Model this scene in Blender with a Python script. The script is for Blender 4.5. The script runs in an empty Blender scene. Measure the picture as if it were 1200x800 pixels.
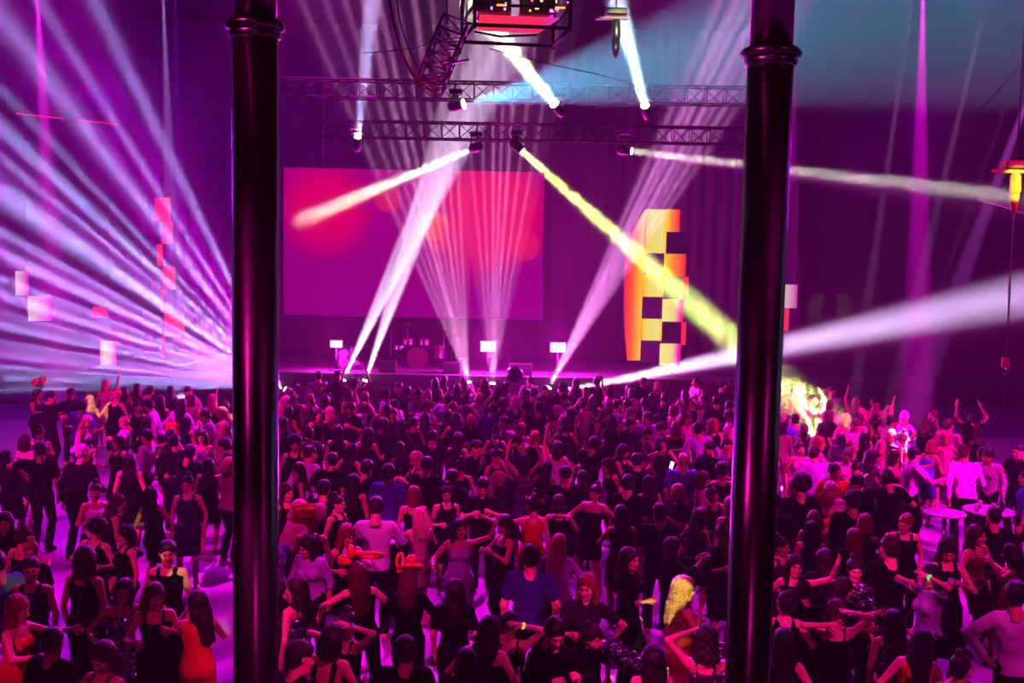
import bpy, bmesh, math, random
import numpy as np
from mathutils import Vector, Matrix, Quaternion
random.seed(7)
RNG = np.random.default_rng(7)
SC = bpy.context.scene
COL = SC.collection

# ------------------------------------------------------------------ camera
FPX = 1250.0
CAM = Vector((0.0, 0.0, 5.1))
_p, _a = math.atan(105 / FPX), math.radians(1.07)
FWD = Vector((0, math.cos(_p), -math.sin(_p)))
_r0, _u0 = Vector((1, 0, 0)), Vector((0, math.sin(_p), math.cos(_p)))
RIGHT = _r0 * math.cos(_a) + _u0 * math.sin(_a)
UP = -_r0 * math.sin(_a) + _u0 * math.cos(_a)
cam = bpy.data.objects.new('camera', bpy.data.cameras.new('camera'))
COL.objects.link(cam)
cam.matrix_world = Matrix.Translation(CAM) @ Matrix((RIGHT, UP, -FWD)).transposed().to_4x4()
cam.data.sensor_width = 36.0
cam.data.lens = 36.0 * FPX / 1200.0
cam.data.clip_end = 300
SC.camera = cam

def ray(px, py):
    return (FWD + RIGHT * ((px - 600) / FPX) + UP * ((400 - py) / FPX))
def at(px, py, Y):
    """world point that the photograph shows at (px,py), standing at depth Y"""
    d = ray(px, py); return CAM + d * (Y / d.y)
def on_z(px, py, z=0.0):
    d = ray(px, py); return CAM + d * ((z - CAM.z) / d.z)

# ------------------------------------------------------------------ view, world, haze
SC.view_settings.view_transform = 'Standard'
SC.view_settings.look = 'None'
SC.view_settings.exposure = 0.0
SC.view_settings.gamma = 1.0
SC.view_settings.use_curve_mapping = False
cy = SC.cycles
cy.use_denoising = True
cy.use_adaptive_sampling = False
cy.max_bounces = 3; cy.diffuse_bounces = 0; cy.glossy_bounces = 2
cy.transmission_bounces = 2; cy.volume_bounces = 0; cy.transparent_max_bounces = 8
cy.sample_clamp_indirect = 1.5; cy.sample_clamp_direct = 0
cy.caustics_reflective = False; cy.caustics_refractive = False
world = bpy.data.worlds.new('night'); SC.world = world
world.use_nodes = True
world.node_tree.nodes['Background'].inputs[0].default_value = (0, 0, 0, 1)
world.node_tree.nodes['Background'].inputs[1].default_value = 0.0
# thin theatrical haze fills the hall
HAZE = 0.0026
_vs = world.node_tree.nodes.new('ShaderNodeVolumeScatter'); _vs.inputs['Density'].default_value = HAZE
world.node_tree.links.new(_vs.outputs[0], world.node_tree.nodes['World Output'].inputs['Volume'])
KY = 0.86          # depth scale of the stage end of the hall
# ------------------------------------------------------------------ lamps
def spot(name, loc, target, color, power, half_deg, blend=0.3, radius=0.05):
    l = bpy.data.lights.new(name, 'SPOT')
    l.energy = power; l.color = color; l.spot_size = math.radians(2 * half_deg)
    l.spot_blend = blend; l.shadow_soft_size = radius
    o = bpy.data.objects.new(name, l); COL.objects.link(o)
    o.location = loc
    o.rotation_mode = 'QUATERNION'
    o.rotation_quaternion = (Vector(target) - Vector(loc)).to_track_quat('-Z', 'Y')
    return o

def disk_beam(name, loc, target, color, power, half_deg, size=.17):
    """collimated beam out of a round lens"""
    l = bpy.data.lights.new(name, 'AREA'); l.shape = 'DISK'; l.size = size; l.spread = math.radians(2 * half_deg)
    l.energy = power; l.color = color
    o = bpy.data.objects.new(name, l); COL.objects.link(o)
    o.location = loc; o.rotation_mode = 'QUATERNION'
    o.rotation_quaternion = (Vector(target) - Vector(loc)).to_track_quat('-Z', 'Y')
    return o

def breakup(o, scale, lo=.12, seed=0):
    """leaf breakup gobo in front of a wash lamp: soft patches of light instead of an even flood"""
    l = o.data; l.use_nodes = True; N, L = l.node_tree.nodes, l.node_tree.links
    em = [n for n in N if n.type == 'EMISSION'][0]; tc = N.new('ShaderNodeTexCoord'); v = N.new('ShaderNodeTexNoise'); v.inputs['Scale'].default_value = scale; v.inputs['Detail'].default_value = 2
    mp = N.new('ShaderNodeMapping'); mp.inputs['Location'].default_value = (seed, seed * 2, 0); L.new(tc.outputs['Normal'], mp.inputs[0]); L.new(mp.outputs[0], v.inputs['Vector'])
    r = N.new('ShaderNodeMapRange'); r.inputs[1].default_value = .44; r.inputs[2].default_value = .60; r.inputs[3].default_value = lo; r.inputs[4].default_value = 1.0
    L.new(v.outputs[0], r.inputs[0]); L.new(r.outputs[0], em.inputs[1]); return o

def fan_spot(name, loc, dirs, axis_u, color, power, half_deg, stripes, thick_deg, blend=0.2, lo=0.02, radius=.05):
    """moving head behind a slotted gobo: dirs = centre direction, axis_u = in-fan axis.
    stripes = list of (angle_deg, width_deg, gain)"""
    d = Vector(dirs).normalized()
    z = -d
    u = (Vector(axis_u) - d * Vector(axis_u).dot(d)).normalized()
    v = z.cross(u)
    l = bpy.data.lights.new(name, 'SPOT')
    l.energy = power; l.color = color; l.spot_size = math.radians(2 * half_deg)
    l.spot_blend = blend; l.shadow_soft_size = radius
    o = bpy.data.objects.new(name, l); COL.objects.link(o)
    o.matrix_world = Matrix.Translation(loc) @ Matrix((u, v, z)).transposed().to_4x4()
    l.use_nodes = True
    nt = l.node_tree; N = nt.nodes; L = nt.links
    em = [n for n in N if n.type == 'EMISSION'][0]
    em.inputs[0].default_value = (1, 1, 1, 1)
    tc = N.new('ShaderNodeTexCoord'); sx = N.new('ShaderNodeSeparateXYZ')
    L.new(tc.outputs['Normal'], sx.inputs[0])
    def M(op, a, b=None, c=None):
        n = N.new('ShaderNodeMath'); n.operation = op
        for i, q in enumerate((a, b, c)):
            if q is None: continue
            if isinstance(q, (int, float)): n.inputs[i].default_value = q
            else: L.new(q, n.inputs[i])
        return n.outputs[0]
    nz = M('MULTIPLY', sx.outputs[2], -1.0)
    ang = M('ARCTAN2', sx.outputs[0], nz)          # in-fan angle, radians
    deg = M('MULTIPLY', ang, 180 / math.pi)
    t = M('DIVIDE', M('ADD', deg, half_deg), 2.0 * half_deg)
    cr = N.new('ShaderNodeValToRGB'); L.new(t, cr.inputs[0])
    # gobo brightness as a 32-stop-per-node ramp is too coarse: sum of narrow bumps instead
    total = None
    for (a, w, g) in stripes:
        x = M('DIVIDE', M('SUBTRACT', deg, a), w)
        b = M('MULTIPLY', M('POWER', 2.718, M('MULTIPLY', M('MULTIPLY', x, x), -1.0)), g)
        total = b if total is None else M('ADD', total, b)
    N.remove(cr)
    total = M('ADD', total, lo)
    y = M('DIVIDE', M('ARCSINE', sx.outputs[1]), math.radians(thick_deg))
    total = M('MULTIPLY', total, M('POWER', 2.718, M('MULTIPLY', M('MULTIPLY', y, y), -1.0)))
    L.new(total, em.inputs[1])
    return o
# ------------------------------------------------------------------ signed-distance modelling of bodies, hair and clothes
def V3(*a): return np.array(a, dtype=np.float32)

class Field:
    """prims smooth-unioned on a grid, then polygonised by surface nets"""
    def __init__(s, lo, hi, h):
        s.lo = np.array(lo, np.float32); s.h = h
        s.n = np.ceil((np.array(hi) - s.lo) / h).astype(int) + 1
        s.f = np.full(s.n, 0.25, np.float32)
        s.ax = [s.lo[i] + h * np.arange(s.n[i], dtype=np.float32) for i in range(3)]
    def _block(s, lo, hi, pad):
        i0 = np.clip(np.floor((np.array(lo) - pad - s.lo) / s.h).astype(int), 0, s.n)
        i1 = np.clip(np.ceil((np.array(hi) + pad - s.lo) / s.h).astype(int) + 1, 0, s.n)
        sl = tuple(slice(int(a), int(b)) for a, b in zip(i0, i1))
        P = np.stack(np.meshgrid(*[s.ax[i][sl[i]] for i in range(3)], indexing='ij'), -1)
        return sl, P
    def _mix(s, sl, d, k, op='u'):
        a = s.f[sl]
        if op == 'u':
            if k > 0:
                h = np.maximum(k - np.abs(a - d), 0) / k
                s.f[sl] = np.minimum(a, d) - h * h * k * 0.25
            else: s.f[sl] = np.minimum(a, d)
        elif op == 'cut':
            if k > 0:
                h = np.maximum(k - np.abs(a + d), 0) / k
                s.f[sl] = np.maximum(a, -d) + h * h * k * 0.25
            else: s.f[sl] = np.maximum(a, -d)
    def cap(s, a, b, ra, rb, k=0.03, op='u', sc=None):
        """tapered capsule; sc = (origin, 3x3 rows, scales) squashes it along a frame"""
        a = np.array(a, np.float32); b = np.array(b, np.float32)
        R = max(ra, rb)
        sl, P = s._block(np.minimum(a, b) - R, np.maximum(a, b) + R, k + 0.05)
        if P.size == 0: return s
        ab = b - a; m = 1.0
        if sc is not None:
            Rm, q = sc
            pa = (P - a) @ Rm.T / q; ab = (ab @ Rm.T) / q; m = min(q)
        else: pa = P - a
        t = np.clip((pa @ ab) / max(float(ab @ ab), 1e-9), 0, 1)
        d = (np.linalg.norm(pa - t[..., None] * ab, axis=-1) - (ra + (rb - ra) * t)) * m
        s._mix(sl, d, k, op); return s
    def ell(s, c, r, Rm=None, k=0.03, op='u'):
        c = np.array(c, np.float32); r = np.array(r, np.float32)
        R = float(max(r)); sl, P = s._block(c - R, c + R, k + 0.05)
        if P.size == 0: return s
        q = P - c
        if Rm is not None: q = q @ Rm.T
        k0 = np.linalg.norm(q / r, axis=-1); k1 = np.linalg.norm(q / (r * r), axis=-1) + 1e-6
        s._mix(sl, k0 * (k0 - 1) / k1, k, op); return s
    def plane(s, p, n):
        """keep only the side the normal points away from"""
        n = np.array(n, np.float32); n = n / np.linalg.norm(n); p = np.array(p, np.float32)
        d = ((s.ax[0] - p[0]) * n[0])[:, None, None] + ((s.ax[1] - p[1]) * n[1])[None, :, None] + ((s.ax[2] - p[2]) * n[2])[None, None, :]
        s.f = np.maximum(s.f, d); return s
    def bump(s, fn):
        P = np.stack(np.meshgrid(*s.ax, indexing='ij'), -1)
        s.f = s.f + fn(P[..., 0], P[..., 1], P[..., 2]).astype(np.float32); return s
    def mesh(s):
        f = s.f; f = np.pad(f, 1, constant_values=0.2)
        ins = f < 0
        c = [(i, j, k) for i in (0, 1) for j in (0, 1) for k in (0, 1)]
        n = np.array(f.shape) - 1
        cnt = sum(ins[i:n[0] + i, j:n[1] + j, k:n[2] + k].astype(np.int8) for i, j, k in c)
        act = (cnt > 0) & (cnt < 8)
        idx = np.argwhere(act); vid = np.full(act.shape, -1, np.int64); vid[act] = np.arange(len(idx))
        val = {q: f[idx[:, 0] + q[0], idx[:, 1] + q[1], idx[:, 2] + q[2]] for q in c}
        acc = np.zeros((len(idx), 3), np.float32); w = np.zeros(len(idx), np.float32)
        for q in c:
            for ax in range(3):
                if q[ax]: continue
                r = list(q); r[ax] = 1; r = tuple(r)
                a, b = val[q], val[r]; m = (a < 0) != (b < 0)
                t = np.where(m, a / np.where(m, a - b, 1), 0)
                p = np.tile(np.array(q, np.float32), (len(idx), 1)); p[:, ax] += t
                acc += p * m[:, None]; w += m
        v = (idx + acc / w[:, None] - 1) * s.h + s.lo
        faces = []
        for ax in range(3):
            u, x = (ax + 1) % 3, (ax + 2) % 3
            sa = [slice(0, -1) if i == ax else slice(None) for i in range(3)]
            sb = [slice(1, None) if i == ax else slice(None) for i in range(3)]
            e = ins[tuple(sa)] != ins[tuple(sb)]
            g = np.argwhere(e); up = ins[tuple(sa)][e]
            du = np.zeros(3, int); du[u] = 1; dx = np.zeros(3, int); dx[x] = 1
            q = [vid[tuple((g - o).T)] for o in (0 * du, du, du + dx, dx)]
            Q = np.stack(q, 1); Q = np.where(up[:, None], Q, Q[:, ::-1])
            faces.append(Q)
        return v.astype(np.float32), np.concatenate(faces)

def rotm(axis, deg):
    return np.array(Matrix.Rotation(math.radians(deg), 3, axis), np.float32)

def to_mesh(name, parts, smooth=True):
    """parts: list of (verts, quads or faces array, material index)"""
    vs, fs, mi, off = [], [], [], 0
    for v, f, m in parts:
        vs.append(np.asarray(v, np.float32)); fs.append(np.asarray(f) + off); mi += [m] * len(f); off += len(v)
    me = bpy.data.meshes.new(name)
    nv = np.concatenate(vs)
    loops = np.concatenate([f.reshape(-1) for f in fs]).astype(np.int32)
    cnts = np.concatenate([np.full(len(f), f.shape[1], np.int32) for f in fs])
    starts = np.concatenate([[0], np.cumsum(cnts)[:-1]]).astype(np.int32)
    me.vertices.add(len(nv)); me.vertices.foreach_set('co', nv.reshape(-1))
    me.loops.add(len(loops)); me.loops.foreach_set('vertex_index', loops)
    me.polygons.add(len(cnts)); me.polygons.foreach_set('loop_start', starts)
    me.polygons.foreach_set('material_index', np.array(mi, np.int32))
    me.update(calc_edges=True)
    if smooth: me.polygons.foreach_set('use_smooth', np.ones(len(cnts), bool))
    for i in range(max(mi) + 1): me.materials.append(None)
    return me

def xf(v, R, t): return v @ R.T + np.asarray(t, np.float32)

def ball(c, r, R=None, nu=8, nv=5):
    """small ellipsoid as quads"""
    a = np.linspace(0, 2 * math.pi, nu, endpoint=False); b = np.linspace(-math.pi / 2 + .15, math.pi / 2 - .15, nv)
    v = np.array([[math.cos(q) * math.cos(p), math.sin(q) * math.cos(p), math.sin(p)] for p in b for q in a], np.float32) * np.array(r, np.float32)
    if R is not None: v = v @ R.T
    f = [[j * nu + i, j * nu + (i + 1) % nu, (j + 1) * nu + (i + 1) % nu, (j + 1) * nu + i] for j in range(nv - 1) for i in range(nu)]
    return v + np.array(c, np.float32), np.array(f)

# ------------------------------------------------------------------ head (faces -Y, origin at its centre), hands
def head_geo(male):
    F = Field((-.12, -.15, -.22), (.12, .15, .16), .0085)
    F.ell((0, .018, .035), (.076, .098, .088), k=0)                      # skull
    F.ell((0, -.03, -.03), (.061, .066, .085), k=.04)                    # face
    F.cap((-.028, -.045, -.092), (.028, -.045, -.092), .024, .024, .035) # jaw
    F.ell((0, -.078, -.1), (.02, .018, .018), k=.02)                     # chin
    for s in (-1, 1):
        F.ell((s * .03, -.098, .008), (.017, .013, .012), k=.018, op='cut')
        F.ell((s * .04, -.068, -.025), (.024, .022, .022), k=.02)        # cheek
        F.cap((s * .012, -.089, .028), (s * .045, -.078, .028), .011, .008, .012) # brow
        F.ell((s * .076, .012, -.004), (.009, .018, .03), k=.006)        # ear
    F.cap((0, -.088, .016), (0, -.114, -.028), .008, .0135, .012)        # nose
    F.cap((-.012, -.1, -.032), (.012, -.1, -.032), .009, .009, .006)
    F.cap((-.017, -.089, -.062), (.017, -.089, -.062), .009, .009, .008) # lips
    F.cap((0, .018, -.06), (0, .035, -.21), .055 if male else .048, .06 if male else .05, .03)
    v, f = F.mesh(); P = [(v, f, 0)]
    for s in (-1, 1):
        v, f = ball((s * .03, -.0905, .0065), (.0145, .0075, .0085)); P.append((v, f, 1))
        v, f = ball((s * .031, -.091, .029), (.019, .006, .0035)); P.append((v, f, 1))
    v, f = ball((0, -.0965, -.062), (.021, .0055, .0085)); P.append((v, f, 2))
    return P

def hand_geo(kind):
    """right-handed template: fingers along +Z, palm faces -Y, thumb to -X"""
    F = Field((-.09, -.11, -.03), (.07, .05, .22), .0065)
    F.cap((0, 0, -.02), (0, 0, .02), .027, .028, .01, sc=(np.eye(3, dtype=np.float32), (1, .75, 1)))
    F.ell((0, 0, .055), (.043, .018, .052), k=.02)
    curl = {'open': 6, 'relaxed': 28, 'grip': 70}[kind]; spread = {'open': 9, 'relaxed': 3, 'grip': 1}[kind]
    for i, (x, L) in enumerate(((-.031, .072), (-.0105, .082), (.0105, .077), (.031, .06))):
        a = np.array((x, 0, .092), np.float32); ang = 0
        for j, (q, r) in enumerate(((.42, .0098), (.32, .0088), (.26, .008))):
            ang += curl * (1.0 if j else .8)
            d = rotm('X', ang) @ rotm('Y', (i - 1.5) * spread) @ V3(0, 0, 1)
            b = a + d * L * q * 1.05
            F.cap(a, b, r, r * .93, .004); a = b
    a = V3(-.028, -.004, .02); d = V3(-.62, -.35 if kind == 'grip' else -.2, .7); d /= np.linalg.norm(d)
    b = a + d * .045; F.cap(a, b, .016, .012, .015)
    d2 = V3(-.35, -.6, .6) if kind == 'grip' else V3(-.35, -.25, .9); d2 /= np.linalg.norm(d2)
    F.cap(b, b + d2 * .042, .011, .009, .005)
    return F.mesh()

# ------------------------------------------------------------------ body
def ik(a, t, l1, l2, pole):
    """two-bone reach from a towards t; returns mid, end"""
    d = t - a; L = float(np.linalg.norm(d)); L2 = min(L, (l1 + l2) * .995); L2 = max(L2, abs(l1 - l2) + .03)
    u = d / max(L, 1e-6); e = a + u * L2
    x = (l1 * l1 - l2 * l2 + L2 * L2) / (2 * L2); h = math.sqrt(max(l1 * l1 - x * x, 0))
    p = pole - u * float(pole @ u); p = p / max(float(np.linalg.norm(p)), 1e-6)
    return a + u * x + p * h, e

HAND = {}; HEAD = {}
class Body:
    def __init__(s, sex='f', lean=0, side=0, twist=0, head=(0, 0, 0), L=(.06, .05, -.52), R=(.06, .05, -.52), hl='relaxed', hr='relaxed',
                 feet=((.11, 0), (.11, 0)), drop=0.02, poleL=(.5, .5, -.6), poleR=(.5, .5, -.6), plump=1.0, bend=0, h=.021):
        s.sex = sex; s.m = m = sex == 'm'; s.h = h; s.hands = (hl, hr); s.pl = plump
        s.sw = .185 if m else .16
        pz = .95 - drop
        s.pel = V3(0, 0, pz)
        T0 = rotm('X', lean) @ rotm('Y', side)          # pelvis-to-chest frame (lean forward = towards -Y)
        s.T = T0 @ rotm('Z', twist); s.T0 = T0
        s.tp = lambda x, y, z, w=1.0: s.pel + (s.T @ V3(x, y, z) * w + T0 @ V3(x, y, z) * (1 - w))
        s.neck = s.tp(0, .012, .50); s.hc = s.tp(0, -.012, .672)
        s.HR = s.T @ rotm('Z', head[0]) @ rotm('X', head[1]) @ rotm('Y', head[2])
        s.sh, s.el, s.wr = [], [], []
        for sg, tgt, pole in ((1, L, poleL), (-1, R, poleR)):
            a = s.tp(sg * s.sw, .005, .455)
            conv = lambda q: s.T @ V3(sg * q[0], -q[1], q[2])
            mid, e = ik(a, a + conv(tgt), .285, .255, conv((pole[0], -pole[1], pole[2])))
            s.sh.append(a); s.el.append(mid); s.wr.append(e)
        s.hip, s.kn, s.an = [], [], []
        for sg, (fx, fy) in ((1, feet[0]), (-1, feet[1])):
            a = s.pel + V3(sg * .088, .0, -.03); an = V3(sg * fx, -fy + .02, .085)
            mid, e = ik(a, an, .43, .425, V3(sg * .12, -1, 0))
            s.hip.append(a); s.kn.append(mid); s.an.append(e)
    def bounds(s):
        P = np.array(s.sh + s.el + s.wr + s.hip + s.kn + s.an + [s.pel, s.neck, s.hc]); return P.min(0) - .26, P.max(0) + .26
    def torso(s, F, g=0.0, straight=0.0):
        m = s.m; p = s.pl; q = lambda *r: tuple(np.array(r) * (1, p, 1) + g)
        F.ell(s.pel, q((.155 if m else .168) * p, .115, .125), s.T0.T, .05)
        for sg in (1, -1): F.ell(s.tp(sg * .065, .045, -.04, 0), (.082 * p + g,) * 3, k=.05)
        F.ell(s.tp(0, -.002, .15, .5), q((.15 if m else .128) * p + straight, .1 + straight, .15), s.T0.T, .06)
        F.ell(s.tp(0, 0, .33), q((.172 if m else .148) + straight * .5, .112, .17), s.T.T, .06)
        F.cap(s.tp(s.sw - .035, .008, .452), s.tp(-s.sw + .035, .008, .452), .058 + g, .058 + g, .05)
        if not m:
            for sg in (1, -1): F.ell(s.tp(sg * .07, -.088, .325), (.064 + g, .058 + g, .062 + g), k=.03)
        else: F.ell(s.tp(0, -.05, .37), (.13 + g, .07 + g, .09 + g), s.T.T, .05)
    def arms(s, F, g=0.0, frac=1.0, k=.03):
        for a, b, c in zip(s.sh, s.el, s.wr):
            w = .052 if s.m else .043
            if frac <= .5:
                e = a + (b - a) * frac * 2; F.cap(a, e, w + .006 + g, w + g * 1.3, k)
            else:
                F.cap(a, b, w + .004 + g, w - .010 + g, k)
                e = b + (c - b) * (frac - .5) * 2
                F.cap(b, e, w - .009 + g, .026 + g * 1.2 + (1 - (frac - .5) * 2) * .014, .02)
    def legs(s, F, g=0.0, frac=1.0, flare=0.0):
        for a, b, c in zip(s.hip, s.kn, s.an):
            t = .09 * s.pl if not s.m else .088
            F.cap(a, b, t + g, .054 + g, .05)
            if frac > .5:
                e = b + (c - b) * (frac - .5) * 2
                F.cap(b, e, .052 + g, .034 + g + flare, .02)
                F.ell(b * .65 + c * .35 + V3(0, .022, 0), (.045 + g, .045 + g, .1), k=.03)
    def foot(s, F, i, g=0.0, k=.03):
        c = s.an[i]; sg = 1 if i == 0 else -1
        F.cap(c + V3(0, .025, -.045), c + V3(sg * .03, -.13, -.058), .036 + g, .026 + g, k); F.cap(c, c + V3(0, .01, -.04), .034 + g, .036 + g, k)
    def field(s, h=None): lo, hi = s.bounds(); lo[2] = -.01; return Field(lo, hi, h or s.h)
    def body(s):
        F = s.field(); s.torso(F); s.arms(F); s.legs(F)
        for i in (0, 1): s.foot(F, i)
        w = .075 if s.m else .06
        F.cap(s.tp(0, .015, .44), s.hc + s.HR @ V3(0, .025, -.12), w, .05 if s.m else .043, .06)
        v, f = F.mesh(); P = [(v, f, 0)]
        if s.sex not in HEAD: HEAD[s.sex] = head_geo(s.m)
        for hv, hf, mi in HEAD[s.sex]: P.append((xf(hv * (1.04 if s.m else 1.0), s.HR, s.hc), hf, mi))
        for i, sg in ((0, 1), (1, -1)):
            kd = s.hands[i]
            if kd not in HAND: HAND[kd] = hand_geo(kd)
            hv, hf = HAND[kd]
            z = s.wr[i] - s.el[i]; z = z / np.linalg.norm(z)
            pn = s.T @ V3(-sg * .8, -.35, .15)             # palm normal wanted: inward
            y = -(pn - z * float(pn @ z)); y /= np.linalg.norm(y); x = np.cross(y, z)
            Rm = np.stack([x, y, z], 1).astype(np.float32); hv = hv.copy(); hf2 = hf
            if float(x @ (s.T @ V3(0, 1, 0))) < 0: hv[:, 0] *= -1; hf2 = hf[:, ::-1]
            P.append((xf(hv * (1.0 if s.m else .9), Rm, s.wr[i]), hf2, 0))
        return P
    # ---- clothes
    def top(s, kind, dress=None, hem=-.06, loose=0.0):
        F = s.field(); g = (.012 if dress is not None else .019) + loose * .4
        s.torso(F, g, loose)
        T = s.T; n = lambda *a: T @ V3(*a)
        if kind == 'strapless': F.plane(s.tp(0, 0, .385), n(0, 0, 1))
        elif kind in ('tank', 'lowback', 'cami'):
            F.plane(s.tp(0, 0, .445 if kind != 'cami' else .40), n(0, 0, 1))
            if kind == 'lowback': F.plane(s.tp(0, .02, .2), n(0, .85, .5))
            for sg in (1, -1):
                c = sg * (.095 if s.m else .085); w = .026 if kind == 'tank' else .017
                F.cap(s.tp(c, -.085, .39), s.tp(c, -.03, .505), w, w, .01); F.cap(s.tp(c, -.03, .505), s.tp(c, .07, .47), w, w, .01)
                if kind != 'lowback': F.cap(s.tp(c, .07, .47), s.tp(c * .9, .1, .36), w, w, .01)
                else: F.cap(s.tp(c, .07, .47), s.tp(c * .8, .085, .2), w + .012, w + .02, .01)
        else:
            s.arms(F, .014 + loose * .3, {'tee': .3, 'shirt': .97, 'half': .62, 'jacket': .99}[kind], .03)
            F.plane(s.tp(0, 0, .545), n(0, 0, 1))
            F.cap(s.tp(0, .01, .47), s.tp(0, -.03, .58), .055, .075 if kind == 'tee' else .06, .02)
            F.ell(s.tp(0, -.045, .60), (.06, .06, .1), T.T, k=.015, op='cut')
            if kind in ('shirt', 'jacket'):
                for sg in (1, -1): F.cap(s.tp(sg * .05, .035, .515), s.tp(sg * .03, -.06, .50), .014, .014, .01)
        if dress is not None:
            s.skirt(F, dress)
        else: F.plane(s.tp(0, 0, hem), T @ V3(0, 0, -1))
        amp = .0045 if kind in ('shirt', 'jacket', 'half', 'tee') else .0025
        F.bump(lambda x, y, z: amp * np.sin(38 * z + 9 * np.sin(11 * x + 7 * y) + 4 * np.sin(17 * y)))
        v, f = F.mesh(); return [(v, f, 0)]
    def skirt(s, F, L, z0=.08, r0=.145):
        kz = s.pel[2] - L; mid = (s.kn[0] + s.kn[1]) / 2
        hemc = V3(mid[0] * .8, mid[1] * .8, kz); wide = .17 + .05 * (L > .5)
        F.cap(s.tp(0, 0, z0, 0), hemc, r0, wide, .05, sc=(np.eye(3, dtype=np.float32), (1, .8, 1)))
        for a, b, c in zip(s.hip, s.kn, s.an):
            F.cap(a, b, .1, .075, .06)
            if L > .5: F.cap(b, c, .075, .075, .06)
        F.plane((0, 0, kz), (0, 0, -1))
    def bottom(s, kind):
        F = s.field(); g = .004
        m = s.m
        F.ell(s.pel, ((.155 if m else .168) * s.pl + g, .115 * s.pl + g, .125 + g), s.T0.T, .05)
        for sg in (1, -1): F.ell(s.tp(sg * .065, .045, -.04, 0), (.082 * s.pl + g,) * 3, k=.05)
        F.ell(s.tp(0, 0, .1, .3), (.14 * s.pl + g, .105 * s.pl + g, .1), s.T0.T, .05)
        if kind == 'trousers': s.legs(F, .014, .97, .018)
        elif kind == 'leggings': s.legs(F, .008, .97)
        elif kind == 'shorts': s.legs(F, .018, .42); F.plane((0, 0, s.pel[2] - .24), (0, 0, -1))
        else: s.skirt(F, {'skirt': .36, 'midi': .52, 'long': .8}[kind], .02, .128)
        F.plane(s.tp(0, 0, .1, .3), s.T0 @ V3(0, 0, 1))
        F.bump(lambda x, y, z: .003 * np.sin(42 * z + 8 * np.sin(13 * x + 9 * y)))
        v, f = F.mesh(); return [(v, f, 0)]
    def shoe(s, i, heel=False):
        c = s.an[i]; F = Field(c - .16, c + V3(.16, .12, .1), .014); F.lo[2]
        s.foot(F, i, .009, .02)
        F.plane((0, 0, .1), (0, 0, 1)); F.plane((0, 0, .002), (0, 0, -1))
        v, f = F.mesh(); return [(v, f, 0)]

# ------------------------------------------------------------------ hair, in the head's frame
def hair_geo(kind):
    big = kind in ('long', 'wavy', 'afro', 'curly', 'ponytail', 'bob', 'straight')
    F = Field((-.2, -.16, -.52 if kind in ('long', 'wavy', 'straight', 'ponytail') else -.26), (.2, .26, .22), .0115)
    th = {'short': .012, 'crop': .006, 'bald': .0, 'quiff': .016, 'bun': .010, 'cap': .012}.get(kind, .016)
    F.ell((0, .022, .042), (.078 + th, .1 + th, .088 + th), k=0)
    if kind in ('short', 'quiff', 'crop', 'bun', 'ponytail'):
        F.ell((0, .055, -.02), (.072 + th * .6, .062 + th * .6, .07), k=.02)
    # clear the face
    fr = .062 if kind in ('short', 'crop', 'quiff') else .05
    F.ell((0, -.125, -.05), (.062, .085, .118), k=.012, op='cut')
    if kind in ('short', 'crop', 'quiff', 'bun', 'ponytail'):
        for sg in (1, -1): F.ell((sg * .095, -.03, -.045), (.05, .062, .07), k=.01, op='cut')
        F.plane((0, .06, -.075), (0, -.1, -1))
    if kind == 'quiff': F.cap((-.03, -.07, .115), (.035, -.065, .125), .028, .026, .02)
    if kind == 'bun': F.ell((0, .06, .15), (.045, .045, .04), k=.01)
    if kind == 'ponytail':
        F.cap((0, .11, .08), (0, .16, .02), .03, .032, .02); F.cap((0, .16, .02), (.01, .15, -.3), .034, .014, .02)
    if kind in ('bob', 'long', 'wavy', 'curly', 'straight'):
        z1 = {'bob': -.13, 'curly': -.15, 'long': -.33, 'wavy': -.34, 'straight': -.42}[kind]
        w = .03 if kind != 'curly' else .045
        for sg in (1, -1):
            F.cap((sg * .072, -.005, .03), (sg * .088, .012, max(z1, -.17)), w * .9, w, .03)
            if z1 < -.2:
                F.cap((sg * .088, .012, -.17), (sg * .085, -.045 if kind != 'straight' else .06, z1 * .93), w, w * .55, .03)
                F.cap((sg * .06, .07, -.1), (sg * .06, .125, z1), .045, .02, .04)
            F.cap((sg * .055, .06, 0), (sg * .06, .08, max(z1, -.17)), .045, .04, .04)
        F.cap((0, .09, 0), (0, .115, max(z1, -.2)), .05, .045, .05)
        if z1 < -.2: F.cap((0, .1, -.2), (0, .135, z1 - .02), .05, .022, .05)
        F.ell((0, -.115, -.06), (.054, .085, .1), k=.012, op='cut')
        F.ell((0, .0, -.19), (.056, .062, .09), k=.012, op='cut')
    if kind == 'afro': F.ell((0, .035, .06), (.135, .135, .125), k=.02); F.ell((0, -.13, -.06), (.062, .095, .11), k=.015, op='cut')
    if kind == 'curly': F.ell((0, .03, .06), (.105, .12, .11), k=.02); F.ell((0, -.13, -.06), (.06, .09, .108), k=.012, op='cut')
    a = {'wavy': .008, 'curly': .013, 'afro': .012, 'long': .004, 'straight': .0035, 'bob': .004}.get(kind, .003)
    if kind in ('curly', 'afro'): F.bump(lambda x, y, z: a * np.sin(75 * x) * np.sin(75 * y + 1) * np.sin(75 * z))
    else: F.bump(lambda x, y, z: a * np.sin(26 * np.arctan2(x, y + .001) + (9 * np.sin(28 * z) if kind == 'wavy' else 3 * np.sin(9 * z))))
    v, f = F.mesh(); return [(v, f, 0)]
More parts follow.
